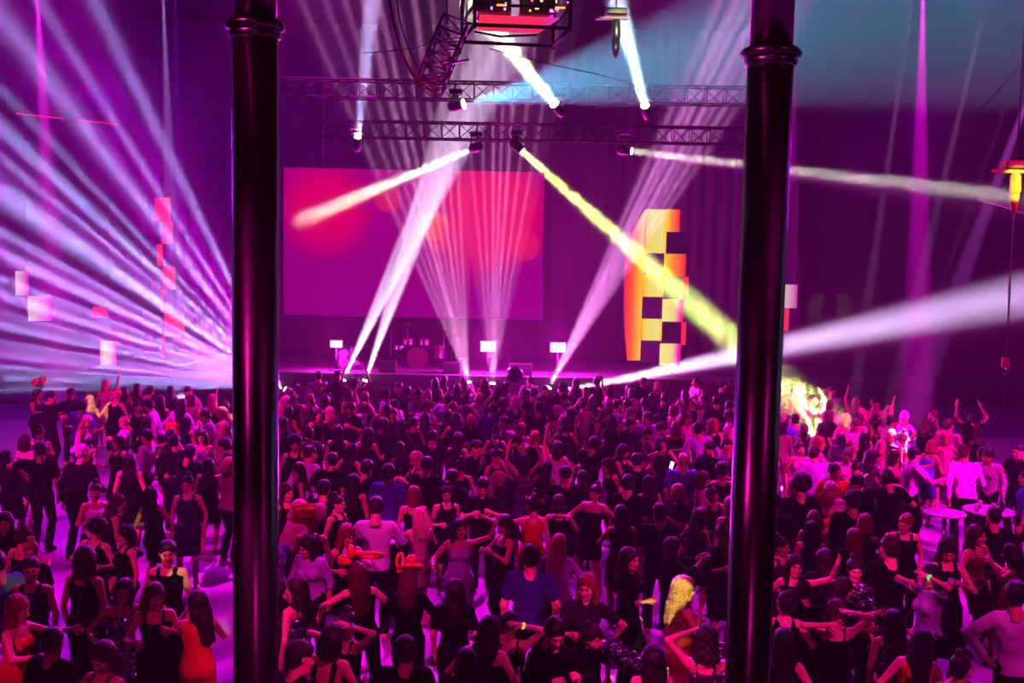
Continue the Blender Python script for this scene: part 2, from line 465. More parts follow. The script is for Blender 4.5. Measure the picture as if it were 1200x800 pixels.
# ------------------------------------------------------------------ materials
def mk(name):
    m = bpy.data.materials.new(name); m.use_nodes = True
    return m, m.node_tree, m.node_tree.nodes['Principled BSDF']
def noise_tint(nt, b, c1, c2, scale, detail=3, obj=True, bump=0.0, dist=.01):
    N, L = nt.nodes, nt.links
    tc = N.new('ShaderNodeTexCoord'); n = N.new('ShaderNodeTexNoise'); n.inputs['Scale'].default_value = scale; n.inputs['Detail'].default_value = detail
    L.new(tc.outputs['Object'], n.inputs['Vector'])
    mx = N.new('ShaderNodeMix'); mx.data_type = 'RGBA'; L.new(n.outputs[0], mx.inputs[0])
    mx.inputs[6].default_value = (*c1, 1); mx.inputs[7].default_value = (*c2, 1); L.new(mx.outputs[2], b.inputs['Base Color'])
    if bump:
        bp = N.new('ShaderNodeBump'); bp.inputs['Strength'].default_value = bump; bp.inputs['Distance'].default_value = dist
        L.new(n.outputs[0], bp.inputs['Height']); L.new(bp.outputs[0], b.inputs['Normal'])
    return n
def simple(name, c, rough=.5, metal=0.0, c2=None, scale=20, bump=.15, spec=None):
    m, nt, b = mk(name); b.inputs['Roughness'].default_value = rough; b.inputs['Metallic'].default_value = metal
    if spec is not None: b.inputs['Specular IOR Level'].default_value = spec
    noise_tint(nt, b, c, c2 or tuple(x * .75 for x in c), scale, bump=bump); return m
def emit(name, c, s):
    m = bpy.data.materials.new(name); m.use_nodes = True; nt = m.node_tree; nt.nodes.remove(nt.nodes['Principled BSDF'])
    e = nt.nodes.new('ShaderNodeEmission'); e.inputs[0].default_value = (*c, 1); e.inputs[1].default_value = s
    nt.links.new(e.outputs[0], nt.nodes['Material Output'].inputs[0]); return m
def ramp_emit(name, stops, s, axis=0, scale=1.0):
    """emission gradient along one generated axis, standing in for light thrown on a panel"""
    m = emit(name, (1, 1, 1), s); nt = m.node_tree; N, L = nt.nodes, nt.links
    tc = N.new('ShaderNodeTexCoord'); sp = N.new('ShaderNodeSeparateXYZ'); L.new(tc.outputs['Generated'], sp.inputs[0])
    r = N.new('ShaderNodeValToRGB'); L.new(sp.outputs[axis], r.inputs[0])
    while len(r.color_ramp.elements) < len(stops): r.color_ramp.elements.new(.5)
    for e, (p, c) in zip(r.color_ramp.elements, stops): e.position = p; e.color = (*c, 1)
    L.new(r.outputs[0], [n for n in N if n.type == 'EMISSION'][0].inputs[0]); return m

SKIN = {'light': simple('skin light', (.80, .43, .25), .45, c2=(.72, .36, .20), scale=9, bump=.05),
        'tan': simple('skin tan', (.58, .30, .15), .45, c2=(.5, .25, .12), scale=9, bump=.05),
        'dark': simple('skin dark', (.16, .075, .05), .4, c2=(.12, .055, .035), scale=9, bump=.05)}
FEAT = {'eye': simple('eye', (.02, .012, .012), .25), 'lip': simple('lip', (.45, .06, .09), .35)}
def hairmat(name, c, rough=.42):
    m, nt, b = mk(name); N, L = nt.nodes, nt.links
    tc = N.new('ShaderNodeTexCoord'); w = N.new('ShaderNodeTexWave'); w.bands_direction = 'X'
    w.inputs['Scale'].default_value = 28; w.inputs['Distortion'].default_value = 5; w.inputs['Detail'].default_value = 2
    mp = N.new('ShaderNodeMapping'); mp.inputs['Scale'].default_value = (1, 1, .12)
    L.new(tc.outputs['Object'], mp.inputs[0]); L.new(mp.outputs[0], w.inputs['Vector'])
    mx = N.new('ShaderNodeMix'); mx.data_type = 'RGBA'; L.new(w.outputs[1], mx.inputs[0])
    mx.inputs[6].default_value = (*[x * .55 for x in c], 1); mx.inputs[7].default_value = (*c, 1); L.new(mx.outputs[2], b.inputs['Base Color'])
    bp = N.new('ShaderNodeBump'); bp.inputs['Strength'].default_value = .35; bp.inputs['Distance'].default_value = .006
    L.new(w.outputs[1], bp.inputs['Height']); L.new(bp.outputs[0], b.inputs['Normal']); b.inputs['Roughness'].default_value = rough
    b.inputs['Specular IOR Level'].default_value = .3; return m
HAIR = {'k': hairmat('black hair', (.008, .005, .006)), 'd': hairmat('dark brown hair', (.025, .011, .009)), 'm': hairmat('brown hair', (.10, .04, .025)),
        'b': hairmat('blonde hair', (.72, .48, .26)), 'a': hairmat('auburn hair', (.30, .07, .03)), 'g': hairmat('grey hair', (.45, .43, .42)), 'p': hairmat('pink scarf cloth', (.8, .2, .4))}
def cloth(name, c, rough=.8, sheen=.15):
    m, nt, b = mk(name); b.inputs['Roughness'].default_value = rough; b.inputs['Specular IOR Level'].default_value = .05
    noise_tint(nt, b, c, tuple(x * .7 for x in c), 7, bump=.4, dist=.03); return m
def sequin(name, c, c2):
    m, nt, b = mk(name); N, L = nt.nodes, nt.links
    tc = N.new('ShaderNodeTexCoord'); v = N.new('ShaderNodeTexVoronoi'); v.inputs['Scale'].default_value = 42
    L.new(tc.outputs['Object'], v.inputs['Vector'])
    r = N.new('ShaderNodeValToRGB'); L.new(v.outputs['Color'], r.inputs[0])
    r.color_ramp.elements[0].position = .55; r.color_ramp.elements[0].color = (*c, 1); r.color_ramp.elements[1].position = .75; r.color_ramp.elements[1].color = (*c2, 1)
    L.new(r.outputs[0], b.inputs['Base Color'])
    mp = N.new('ShaderNodeVectorMath'); mp.operation = 'MULTIPLY_ADD'; L.new(v.outputs['Color'], mp.inputs[0]); mp.inputs[1].default_value = (1.1, 1.1, 1.1); mp.inputs[2].default_value = (-.55, -.55, -.55)
    g = N.new('ShaderNodeNewGeometry'); ad = N.new('ShaderNodeVectorMath'); L.new(g.outputs['Normal'], ad.inputs[0]); L.new(mp.outputs[0], ad.inputs[1])
    nm = N.new('ShaderNodeVectorMath'); nm.operation = 'NORMALIZE'; L.new(ad.outputs[0], nm.inputs[0]); L.new(nm.outputs[0], b.inputs['Normal'])
    b.inputs['Roughness'].default_value = .18; b.inputs['Metallic'].default_value = .8; return m
def dotted(name, c, c2, scale, th):
    m, nt, b = mk(name); N, L = nt.nodes, nt.links
    tc = N.new('ShaderNodeTexCoord'); v = N.new('ShaderNodeTexVoronoi'); v.inputs['Scale'].default_value = scale; L.new(tc.outputs['Object'], v.inputs['Vector'])
    r = N.new('ShaderNodeValToRGB'); L.new(v.outputs['Distance'], r.inputs[0]); r.color_ramp.interpolation = 'CONSTANT'
    r.color_ramp.elements[0].color = (*c2, 1); r.color_ramp.elements[1].position = th; r.color_ramp.elements[1].color = (*c, 1)
    L.new(r.outputs[0], b.inputs['Base Color']); b.inputs['Roughness'].default_value = .75; return m
CLOTH = {'k': cloth('black cloth', (.004, .0035, .006)), 'c': cloth('charcoal cloth', (.022, .02, .026)), 'w': cloth('white cloth', (.82, .80, .82)), 'n': cloth('navy cloth', (.03, .035, .14)),
         'b': cloth('blue cloth', (.12, .16, .60)), 'r': cloth('red cloth', (.75, .05, .03)), 'p': cloth('pink cloth', (.75, .30, .42)), 'g': cloth('grey cloth', (.30, .29, .32)),
         'l': cloth('lilac cloth', (.55, .42, .78)), 'o': cloth('orange cloth', (.85, .22, .04)), 'm': cloth('maroon cloth', (.25, .02, .04)), 'y': cloth('cream cloth', (.7, .6, .45)),
         's': sequin('black sequins', (.02, .02, .03), (.7, .65, .9)), 'S': sequin('silver sequins', (.35, .3, .4), (.95, .9, .95)),
         'f': dotted('spotted cloth', (.02, .02, .03), (.6, .4, .5), 16, .22), 'F': dotted('patterned shirt cloth', (.1, .08, .25), (.8, .6, .8), 24, .3),
         'j': cloth('denim', (.08, .11, .36), .7)}
CNAME = {'k': 'black', 'c': 'charcoal', 'w': 'white', 'n': 'navy', 'b': 'blue', 'r': 'red', 'p': 'pink', 'g': 'grey', 'l': 'lilac', 'o': 'orange', 'm': 'maroon', 'y': 'cream', 's': 'black sequinned', 'S': 'silver sequinned', 'f': 'spotted black', 'F': 'patterned', 'j': 'denim'}

M_floor, nt, b = mk('dance floor vinyl'); b.inputs['Roughness'].default_value = .42
noise_tint(nt, b, (.45, .43, .46), (.32, .30, .34), 1.2, 6, bump=.05)
M_wall = simple('dark painted brick wall', (.03, .027, .033), .9, c2=(.02, .018, .022), scale=2)
M_drape = simple('black stage drape', (.05, .045, .055), .9, scale=4)
M_ceil = simple('black ceiling boards', (.012, .012, .014), .9)
M_stage = simple('black stage deck', (.05, .05, .055), .5)
M_iron, nt, b = mk('gloss black cast iron'); b.inputs['Roughness'].default_value = .26; b.inputs['Metallic'].default_value = 1.0
noise_tint(nt, b, (.15, .13, .15), (.10, .09, .10), 14, 6, bump=.25, dist=.004)
M_metal = simple('black rigging metal', (.01, .01, .012), .7, 0, spec=.2)
M_alu = simple('aluminium truss', (.35, .35, .37), .35, .9)
M_plastic = simple('black plastic', (.02, .02, .022), .45)
M_cable = simple('red rubber cable', (.55, .04, .09), .4)
M_blackcable = simple('black cable', (.012, .012, .012), .5)
M_yellow = simple('yellow lit lamp body', (.80, .68, .05), .4)  # yellow light falling on the fixture is put into this base colour
M_table = simple('white table top', (.78, .76, .78), .35)
M_glass = simple('clear plastic cup', (.75, .75, .8), .15)
M_balloon = simple('navy balloon rubber', (.02, .02, .09), .25)
M_orangeb = simple('orange balloon rubber', (.95, .16, .02), .22, bump=0)
M_chrome = simple('brushed steel', (.5, .5, .52), .25, 1.0)
M_lens_w = emit('lit lens', (1, .93, .85), 14)
M_strobe = emit('lit strobe face', (1, .86, .97), 12)
M_red_led = emit('red bulb', (1, .02, .06), 5)
M_redpanel = ramp_emit('red lit projector underside', [(0, (1, .03, .07)), (.8, (1, .02, .12)), (1, (.55, .03, .6))], 1.1)  # red light on the underside is put into its emission

# what the big screen shows: magenta ground with soft red and orange discs
M_screen = emit('projected discs', (1, 1, 1), 1.0)
nt = M_screen.node_tree; N, L = nt.nodes, nt.links
tc = N.new('ShaderNodeTexCoord'); mp = N.new('ShaderNodeMapping'); mp.inputs['Scale'].default_value = (1.75, 0, 1); L.new(tc.outputs['Generated'], mp.inputs[0])
col = N.new('ShaderNodeMix'); col.data_type = 'RGBA'
sp = N.new('ShaderNodeSeparateXYZ'); L.new(tc.outputs['Generated'], sp.inputs[0]); L.new(sp.outputs[2], col.inputs[0])
col.inputs[6].default_value = (.26, .0, .19, 1); col.inputs[7].default_value = (.38, .0, .20, 1)
prev = col.outputs[2]
for (u, v, r, soft, c, k) in ((.16, .72, .27, .12, (.85, .0, .10), .85), (.40, .80, .09, .02, (.95, .02, .08), .55), (.58, .62, .10, .015, (1, .22, .10), .9), (.60, .55, .1, .03, (.95, .03, .1), .5),
                              (.80, .72, .34, .14, (.95, .0, .10), .9), (.93, .50, .10, .02, (1, .02, .08), .5), (.72, .45, .22, .12, (.8, .0, .14), .4)):
    d = N.new('ShaderNodeVectorMath'); d.operation = 'DISTANCE'; L.new(mp.outputs[0], d.inputs[0]); d.inputs[1].default_value = (u * 1.75, 0, v)
    mr = N.new('ShaderNodeMapRange'); mr.interpolation_type = 'SMOOTHSTEP'; L.new(d.outputs['Value'], mr.inputs[0])
    mr.inputs[1].default_value = r + soft; mr.inputs[2].default_value = r - soft; mr.inputs[3].default_value = 0; mr.inputs[4].default_value = k
    mx = N.new('ShaderNodeMix'); mx.data_type = 'RGBA'; L.new(mr.outputs[0], mx.inputs[0]); L.new(prev, mx.inputs[6]); mx.inputs[7].default_value = (*c, 1); prev = mx.outputs[2]
e = [n for n in N if n.type == 'EMISSION'][0]; L.new(prev, e.inputs[0]); e.inputs[1].default_value = .85
Y1, OR, RD, MG = (.85, .72, .10), (1, .22, .0), (1, .0, .04), (.9, .02, .5)
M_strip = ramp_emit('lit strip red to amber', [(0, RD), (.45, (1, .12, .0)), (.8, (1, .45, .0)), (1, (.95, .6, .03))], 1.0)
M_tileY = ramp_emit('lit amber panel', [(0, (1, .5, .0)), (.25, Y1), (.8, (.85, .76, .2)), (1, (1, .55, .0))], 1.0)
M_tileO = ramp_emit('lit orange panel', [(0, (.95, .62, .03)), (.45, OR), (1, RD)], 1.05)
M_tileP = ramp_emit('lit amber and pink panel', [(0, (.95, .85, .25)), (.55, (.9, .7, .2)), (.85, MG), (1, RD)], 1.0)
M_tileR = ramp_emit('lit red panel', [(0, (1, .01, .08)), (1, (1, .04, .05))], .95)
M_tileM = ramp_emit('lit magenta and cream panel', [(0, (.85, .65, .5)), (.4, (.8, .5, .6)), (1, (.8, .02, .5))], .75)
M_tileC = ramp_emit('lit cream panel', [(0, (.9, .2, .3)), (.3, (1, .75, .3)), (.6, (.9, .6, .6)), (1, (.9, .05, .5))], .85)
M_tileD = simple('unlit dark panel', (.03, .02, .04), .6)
# ------------------------------------------------------------------ mesh builder
class MB:
    def __init__(s): s.v, s.f, s.sm = [], [], []
    def add(s, vs, fs, smooth=False):
        o = len(s.v); s.v += [tuple(v) for v in vs]; s.f += [tuple(i + o for i in f) for f in fs]; s.sm += [smooth] * len(fs); return s
    def box(s, c, d, R=None, bev=0.0):
        x, y, z = [q / 2 for q in d]; R = R or Matrix.Identity(3); c = Vector(c)
        bm = bmesh.new(); bmesh.ops.create_cube(bm, size=1); bmesh.ops.scale(bm, vec=d, verts=bm.verts)
        if bev: bmesh.ops.bevel(bm, geom=bm.edges[:], offset=bev, segments=1, affect='EDGES')
        s.add([c + R @ v.co for v in bm.verts], [[v.index for v in f.verts] for f in bm.faces]); bm.free(); return s
    def rings(s, pts, cap=True, smooth=True):
        n = len(pts[0]); o = len(s.v)
        for r in pts: s.v += [tuple(p) for p in r]
        for j in range(len(pts) - 1):
            for i in range(n):
                s.f.append((o + j * n + i, o + j * n + (i + 1) % n, o + (j + 1) * n + (i + 1) % n, o + (j + 1) * n + i)); s.sm.append(smooth)
        if cap:
            s.f.append(tuple(o + i for i in reversed(range(n)))); s.sm.append(False)
            s.f.append(tuple(o + (len(pts) - 1) * n + i for i in range(n))); s.sm.append(False)
        return s
    def lathe(s, prof, o=(0, 0, 0), n=24, R=None):
        o = Vector(o); R = R or Matrix.Identity(3)
        return s.rings([[o + R @ Vector((r * math.cos(2 * math.pi * i / n), r * math.sin(2 * math.pi * i / n), z)) for i in range(n)] for r, z in prof])
    def tube(s, pts, r, n=8):
        pts = [Vector(p) for p in pts]; R = []
        rr = r if isinstance(r, (list, tuple)) else [r] * len(pts)
        for i, p in enumerate(pts):
            d = (pts[min(i + 1, len(pts) - 1)] - pts[max(i - 1, 0)]).normalized()
            u = d.orthogonal().normalized() if i == 0 else (pu - d * pu.dot(d)).normalized()
            pu = u; w = d.cross(u)
            R.append([p + (u * math.cos(2 * math.pi * k / n) + w * math.sin(2 * math.pi * k / n)) * rr[i] for k in range(n)])
        return s.rings(R)
    def ball(s, c, r, n=16, m=10, R=None):
        v, f = ball((0, 0, 0), (r, r, r) if isinstance(r, (int, float)) else r, None, n, m)
        R = R or Matrix.Identity(3); c = Vector(c)
        o = len(s.v); s.add([c + R @ Vector(q) for q in v.tolist()], f.tolist(), True)
        s.f.append(tuple(o + i for i in reversed(range(n)))); s.sm.append(True); s.f.append(tuple(o + (m - 1) * n + i for i in range(n))); s.sm.append(True); return s
    def obj(s, name, mat, parent=None, loc=None):
        me = bpy.data.meshes.new(name); me.from_pydata(s.v, [], s.f); me.polygons.foreach_set('use_smooth', s.sm); me.materials.append(mat); me.update()
        o = bpy.data.objects.new(name, me); COL.objects.link(o)
        if parent is not None: o.parent = parent
        if loc is not None: o.location = loc
        return o
def thing(name, label, cat, loc=(0, 0, 0), group=None, rot=None):
    o = bpy.data.objects.new(name, None); COL.objects.link(o); o.location = loc; o.empty_display_size = .1
    if rot: o.rotation_euler = rot
    o['label'] = label; o['category'] = cat
    if group: o['group'] = group
    return o
def tag(o, label, cat, group=None):
    o['label'] = label; o['category'] = cat
    if group: o['group'] = group
    return o
def struct(o): o['kind'] = 'structure'; return o
def copy_thing(root, loc, label, rot=None):
    r = root.copy(); COL.objects.link(r); r.location = loc; r['label'] = label
    if rot is not None: r.rotation_euler = rot
    for ch in root.children:
        c = ch.copy(); COL.objects.link(c); c.parent = r
        for g in ch.children:
            d = g.copy(); COL.objects.link(d); d.parent = c
    return r

# ------------------------------------------------------------------ the hall
WX, Y0, Y1_, ZC = 21.0, -4.0, 36.8, 15.5
struct(MB().box((0, 16.4, -.1), (2 * WX + .4, Y1_ - Y0 + .4, .2)).obj('floor', M_floor))
struct(MB().box((0, 16.4, ZC + .1), (2 * WX + .4, Y1_ - Y0 + .4, .2)).obj('ceiling', M_ceil))
wb = struct(MB().box((0, Y1_ + .1, ZC / 2), (2 * WX, .2, ZC)).obj('wall_back', M_wall))
struct(MB().box((-WX - .1, 16.4, ZC / 2), (.2, Y1_ - Y0, ZC)).obj('wall_left', M_wall))
struct(MB().box((WX + .1, 16.4, ZC / 2), (.2, Y1_ - Y0, ZC)).obj('wall_right', M_wall))
struct(MB().box((0, Y0 - .1, ZC / 2), (2 * WX, .2, ZC)).obj('wall_front', M_wall))
# pleated drape behind the stage
nn = 160; xs = np.linspace(-12.5, 9, nn)
D = MB(); D.rings([[(x, 36.0 + .09 * math.sin(i * 1.9), z) for i, x in enumerate(xs)] + [(x, 36.15 + .09 * math.sin(i * 1.9), z) for i, x in reversed(list(enumerate(xs)))] for z in (1.5, 6, 12.5)])
tag(D.obj('stage_drape', M_drape), 'tall pleated black drape hanging behind the stage', 'curtain')
# stage
SY, SZ = 31.2, 1.45
st = thing('stage', 'low black stage with a plain front under the big screen', 'stage', (0, 33.75, 0))
for i in range(10):
    MB().box((-11.25 + i * 2.5 - .0, .0, SZ - .1), (2.48, 5.1, .2), bev=.01).obj('deck_panel', M_stage, st)
    MB().box((-11.25 + i * 2.5, -2.55, SZ / 2 - .1), (2.46, .06, SZ - .22)).obj('front_panel', M_drape, st)
# big screen
a, b_, c = at(333, 195, 33.2), at(638, 203, 33.2), at(332, 370, 33.2)
sx0, sx1, sz1 = (a.x + c.x) / 2, b_.x, (a.z + b_.z) / 2; sz0 = (c.z + at(636, 372, 33.2).z) / 2
sc_ = thing('projection_screen', 'wide flat projection screen glowing magenta with soft red discs', 'screen', ((sx0 + sx1) / 2, 33.2, sz0))
w_, h_ = sx1 - sx0, sz1 - sz0
MB().box((0, 0, h_ / 2), (w_, .03, h_)).obj('screen_cloth', M_screen, sc_)
for p, d in (((0, .06, -.02), (w_ + .1, .08, .05)), ((0, .06, h_ + .02), (w_ + .1, .08, .05)), ((-w_ / 2 - .02, .06, h_ / 2), (.05, .08, h_)), ((w_ / 2 + .02, .06, h_ / 2), (.05, .08, h_))):
    MB().box(p, d).obj('frame_bar', M_metal, sc_)
for sx in (-w_ * .35, w_ * .35): MB().tube([(sx, .06, h_), (sx, .06, ZC - sz0)], .015).obj('hanging_cable', M_blackcable, sc_)

# ------------------------------------------------------------------ iron columns in front
def column(px, Y, ringpy, label, cap=None):
    p = at(px, 400, Y); t = thing('iron_column', label, 'column', (p.x, Y, 0)); r = .145
    zr = at(px, ringpy, Y).z
    MB().lathe([(r * 1.45, 0), (r * 1.45, .12), (r * 1.2, .16), (r * 1.06, .26), (r * 1.03, .5), (r, zr - .05), (r, zr - .05)], n=48).obj('shaft', M_iron, t)
    MB().lathe([(r, zr - .07), (r * 1.12, zr - .055), (r * 1.16, zr - .03), (r * 1.08, zr - .015), (r * 1.3, zr), (r * 1.34, zr + .02), (r * 1.2, zr + .045), (r, zr + .06)], n=48).obj('ring_collar', M_iron, t)
    MB().lathe([(r * .94, zr + .05), (r * .92, ZC - .6), (r * 1.3, ZC - .3), (r * 1.7, ZC)], n=48).obj('upper_shaft', M_iron, t)
    if cap:
        zc = at(px, cap, Y).z
        MB().lathe([(r * .96, zc - .03), (r * 1.15, zc), (r * 1.12, zc + .03), (r * .95, zc + .05)], n=48).obj('upper_collar', M_iron, t)
    return t
c1 = column(299.5, 6.9, 34, 'glossy black iron column standing in front of the screen')
c2_ = column(890.5, 6.9, 66, 'glossy black iron column beside the checkered lit panels', 0)

# ------------------------------------------------------------------ panels, with the projected light put into their emission
def panels(name, label, Y, tiles, cat='projection panel'):
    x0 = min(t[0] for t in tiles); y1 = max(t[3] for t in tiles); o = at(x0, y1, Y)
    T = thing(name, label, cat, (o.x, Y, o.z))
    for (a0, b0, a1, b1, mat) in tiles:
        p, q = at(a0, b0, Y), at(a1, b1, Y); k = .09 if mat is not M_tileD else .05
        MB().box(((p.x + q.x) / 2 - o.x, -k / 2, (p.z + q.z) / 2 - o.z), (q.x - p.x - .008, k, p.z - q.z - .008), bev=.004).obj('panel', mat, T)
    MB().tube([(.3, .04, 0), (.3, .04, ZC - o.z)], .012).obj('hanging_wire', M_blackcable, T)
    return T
PY = 32.2
T = panels('checkered_projection_panel', 'tall amber and dark checkered lit panel with a curved edge', PY,
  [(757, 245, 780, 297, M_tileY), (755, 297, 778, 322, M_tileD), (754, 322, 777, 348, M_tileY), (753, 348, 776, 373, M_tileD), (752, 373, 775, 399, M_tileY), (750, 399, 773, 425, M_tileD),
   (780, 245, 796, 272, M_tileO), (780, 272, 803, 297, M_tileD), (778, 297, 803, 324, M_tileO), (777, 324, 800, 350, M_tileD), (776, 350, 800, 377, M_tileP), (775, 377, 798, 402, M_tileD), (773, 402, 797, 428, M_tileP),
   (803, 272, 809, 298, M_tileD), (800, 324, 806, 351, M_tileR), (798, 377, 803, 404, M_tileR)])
# curved amber strip on its left
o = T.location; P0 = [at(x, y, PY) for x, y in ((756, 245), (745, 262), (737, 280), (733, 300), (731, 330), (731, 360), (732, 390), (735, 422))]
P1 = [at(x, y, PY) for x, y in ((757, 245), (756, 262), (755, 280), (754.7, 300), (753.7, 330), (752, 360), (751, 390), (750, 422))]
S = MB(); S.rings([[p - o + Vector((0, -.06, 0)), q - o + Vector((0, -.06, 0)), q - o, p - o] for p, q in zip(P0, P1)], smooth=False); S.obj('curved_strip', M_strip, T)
panels('red_projection_panel', 'tall narrow stack of red lit panels left of the near column', PY,
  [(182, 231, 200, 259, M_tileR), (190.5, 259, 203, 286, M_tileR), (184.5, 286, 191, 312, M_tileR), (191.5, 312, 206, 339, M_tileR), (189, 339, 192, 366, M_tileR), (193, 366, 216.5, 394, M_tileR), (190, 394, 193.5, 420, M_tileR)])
panels('pink_projection_panel', 'two cream and pink lit panels stepped diagonally on the far wall', PY, [(19, 317, 34, 346.5, M_tileM), (34, 346.5, 61, 376, M_tileM)])
panels('cream_projection_panel', 'small lit panel half cream half magenta above the crowd', PY, [(118, 399, 137, 427.5, M_tileC)])
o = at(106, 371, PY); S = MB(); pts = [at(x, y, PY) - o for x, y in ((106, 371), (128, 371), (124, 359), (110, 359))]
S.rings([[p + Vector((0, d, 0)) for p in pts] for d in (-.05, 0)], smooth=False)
tag(S.obj('red_projection_panel', M_tileR, None, o), 'small red lit panel shaped as a trapezoid', 'projection panel')
panels('narrow_projection_panel', 'narrow pink lit panel just past the second column', PY, [(917, 333, 933, 361, M_tileM), (917, 361, 923, 388, M_tileR)])

# ------------------------------------------------------------------ overhead trusses
def truss(name, label, pa, pb, w, nbay, mat=M_alu, r=.022):
    pa, pb = Vector(pa), Vector(pb); t = thing(name, label, 'truss', pa); d = pb - pa; L_ = d.length; d.normalize()
    up = Vector((0, 0, 1)) if abs(d.z) < .8 else Vector((0, 1, 0)); s_ = d.cross(up).normalized(); u = s_.cross(d)
    C4 = [(s_ * i + u * j) * w / 2 for i, j in ((-1, -1), (1, -1), (1, 1), (-1, 1))]
    for c_ in C4: MB().tube([c_, c_ + d * L_], r, 8).obj('chord', mat, t)
    for k in range(nbay):
        B = MB(); a0, a1 = d * L_ * k / nbay, d * L_ * (k + 1) / nbay
        for q in range(4):
            A, Bq = C4[q], C4[(q + 1) % 4]
            B.tube([A + a0, Bq + (a1 if k % 2 == 0 else a0) if False else Bq + a1], r * .55, 6); B.tube([A + a0, Bq + a0], r * .55, 6)
        B.obj('brace', mat, t)
    return t, C4
p, q = at(330, 150, 31 * KY + .35), at(872, 158, 31 * KY + .35)
truss('roof_truss', 'long black lighting truss over the screen holding the lower lamps', (p.x, 31 * KY + .35, p.z), (q.x, 31 * KY + .35, p.z), .4, 26, M_metal)
p2, q2 = at(330, 103, 29 * KY + .35), at(872, 110, 29 * KY + .35)
truss('roof_truss', 'long black lighting truss above, holding the upper lamps', (p2.x, 29 * KY + .35, p2.z), (q2.x, 29 * KY + .35, p2.z), .4, 24, M_metal)
TZ1, TZ2 = p.z, p2.z

# moving heads: base on top when hung, yoke, head pointing along dirn, lit lens
def moving_head(pos, target, label, hang=True, lens=None, mat=None, size=1.0, lensr=.085, group=None, top=None):
    pos = Vector(pos); mat = mat or M_plastic
    d = (Vector(target) - pos).normalized(); s = size
    piv = pos - d * .2 * s
    sg = 1 if hang else -1
    t = thing('moving_head_light', label, 'stage light', piv + Vector((0, 0, sg * .32 * s)), group)
    MB().box((0, 0, 0), (.3 * s, .24 * s, .12 * s), bev=.02 * s).obj('base', mat, t)
    ax = d.cross(Vector((0, 0, 1))); ax = ax.normalized() if ax.length > .05 else Vector((1, 0, 0))
    Y = MB()
    for q in (-1, 1):
        Y.tube([Vector((0, 0, -sg * .05 * s)), ax * q * .15 * s + Vector((0, 0, -sg * .08 * s)), ax * q * .16 * s + Vector((0, 0, -sg * .34 * s))], .025 * s, 8)
    Y.obj('yoke', mat, t)
    R = d.to_track_quat('Z', 'Y').to_matrix(); o = Vector((0, 0, -sg * .32 * s))
    H = MB().lathe([(.05 * s, -.17 * s), (.105 * s, -.15 * s), (.125 * s, -.05 * s), (.12 * s, .08 * s), (.1 * s, .19 * s), (.09 * s, .2 * s)], o, 20, R).obj('lamp_head', mat, t)
    MB().lathe([(lensr * s, .195 * s), (lensr * .98 * s, .215 * s), (.02 * s, .225 * s)], o, 20, R).obj('lens', lens or M_lens_w, H)
    if hang and top: MB().tube([(0, 0, .05), (0, 0, top - (piv.z + .32 * s))], .02, 6).obj('clamp_pole', mat, t)
    return t
# ------------------------------------------------------------------ the beams: lamps shining through real haze
def head_beam(px, py, Y, tx, ty, TY, color, power, half, label, hang=True, fan=None, thick=3, top=None, blend=.25, size=1.0, lensc=None, radius=.03, lensr=.085, lo=.05):
    s, t = at(px, py, Y * KY), at(tx, ty, TY * KY); power *= 3.1
    d = (t - s).normalized()
    moving_head(s, t, label, hang, lens=lensc, size=size, top=top, lensr=lensr)
    if fan is None: return disk_beam('lamp', s + d * .05, t, color, power * AREA_K * (half / 2.5) ** 2, half * 1.15, lensr * 2)
    u = d.cross(Vector((0, 1, 0))).normalized()
    return fan_spot('lamp', s + d * .06, d, u, color, power, half, fan, thick, lo=lo)
AREA_K = .0011
LILAC, PINKW, MAG, PUR = (.62, .36, 1), (1, .45, .95), (1, .02, .75), (.55, .05, 1)
LW = emit('white lens', (1, .95, .9), 9); LP = emit('pink lens', (1, .5, .9), 7)
rs = random.Random(5)
# -- on the stage front
FY = 35.9
st_ = [(a, rs.uniform(.25, .8), rs.uniform(.35, 1)) for a in (-3.1, -2.2, -1.2, -.3, .5, 1.4, 2.5, 3.3)]
head_beam(402, 445, FY, 530, 175, 35, (.85, .62, 1), 1098240, 4.6, 'moving head light on the stage edge, leftmost of a crossing pair', False, st_, 2.2)
head_beam(428, 446, FY, 512, 200, 35, (.95, .62, .95), 998400, 4.6, 'moving head light on the stage edge, second of a crossing pair', False, st_, 2.2)
head_beam(549, 448, FY, 478, 120, 34, (1, .35, .85), 985600, 13, 'moving head light on the stage edge below the screen centre', False, [(-9, .35, .5), (-6.5, .3, .6), (-4, .4, .8), (-1.5, .3, .6), (1, .35, .8), (3, .5, .9), (5.5, .3, .6), (8, .3, .5), (11, .3, .5)], 2.5)
head_beam(577, 449, FY, 588, 120, 34, (1, .30, .85), 1126400, 12, 'moving head light on the stage edge under the middle strobe', False, [(-8, .25, .5), (-5, .22, .7), (-2.2, .3, .8), (-.2, .22, .9), (1.6, .3, .7), (4.2, .22, .6), (7, .25, .5)], 2.5)
head_beam(643, 454, FY, 790, 185, 34, (1, .28, .95), 1487200, 6.5, 'moving head light on the stage edge below the right strobe', False, [(-5, .3, .5), (-3.4, .35, .9), (-1.9, .3, .8), (-.5, .5, 1), (1.2, .35, 1), (2.6, .6, .9), (4.6, .5, .5)], 2.5)
head_beam(668, 457, FY, 1200, 346, 33, (.72, .52, 1), 723996, 2.9, 'moving head light on the stage edge aimed low across the right', False, blend=.6)
_s = at(668, 457, 35.9 * KY); spot('lamp', _s + (at(1200, 350, 33 * KY) - _s).normalized() * .09, at(1200, 350, 33 * KY), (1, .03, .8), 6e5, 5.2, 1, .05)
_S = at(334, 456, FY * KY)
fan = []
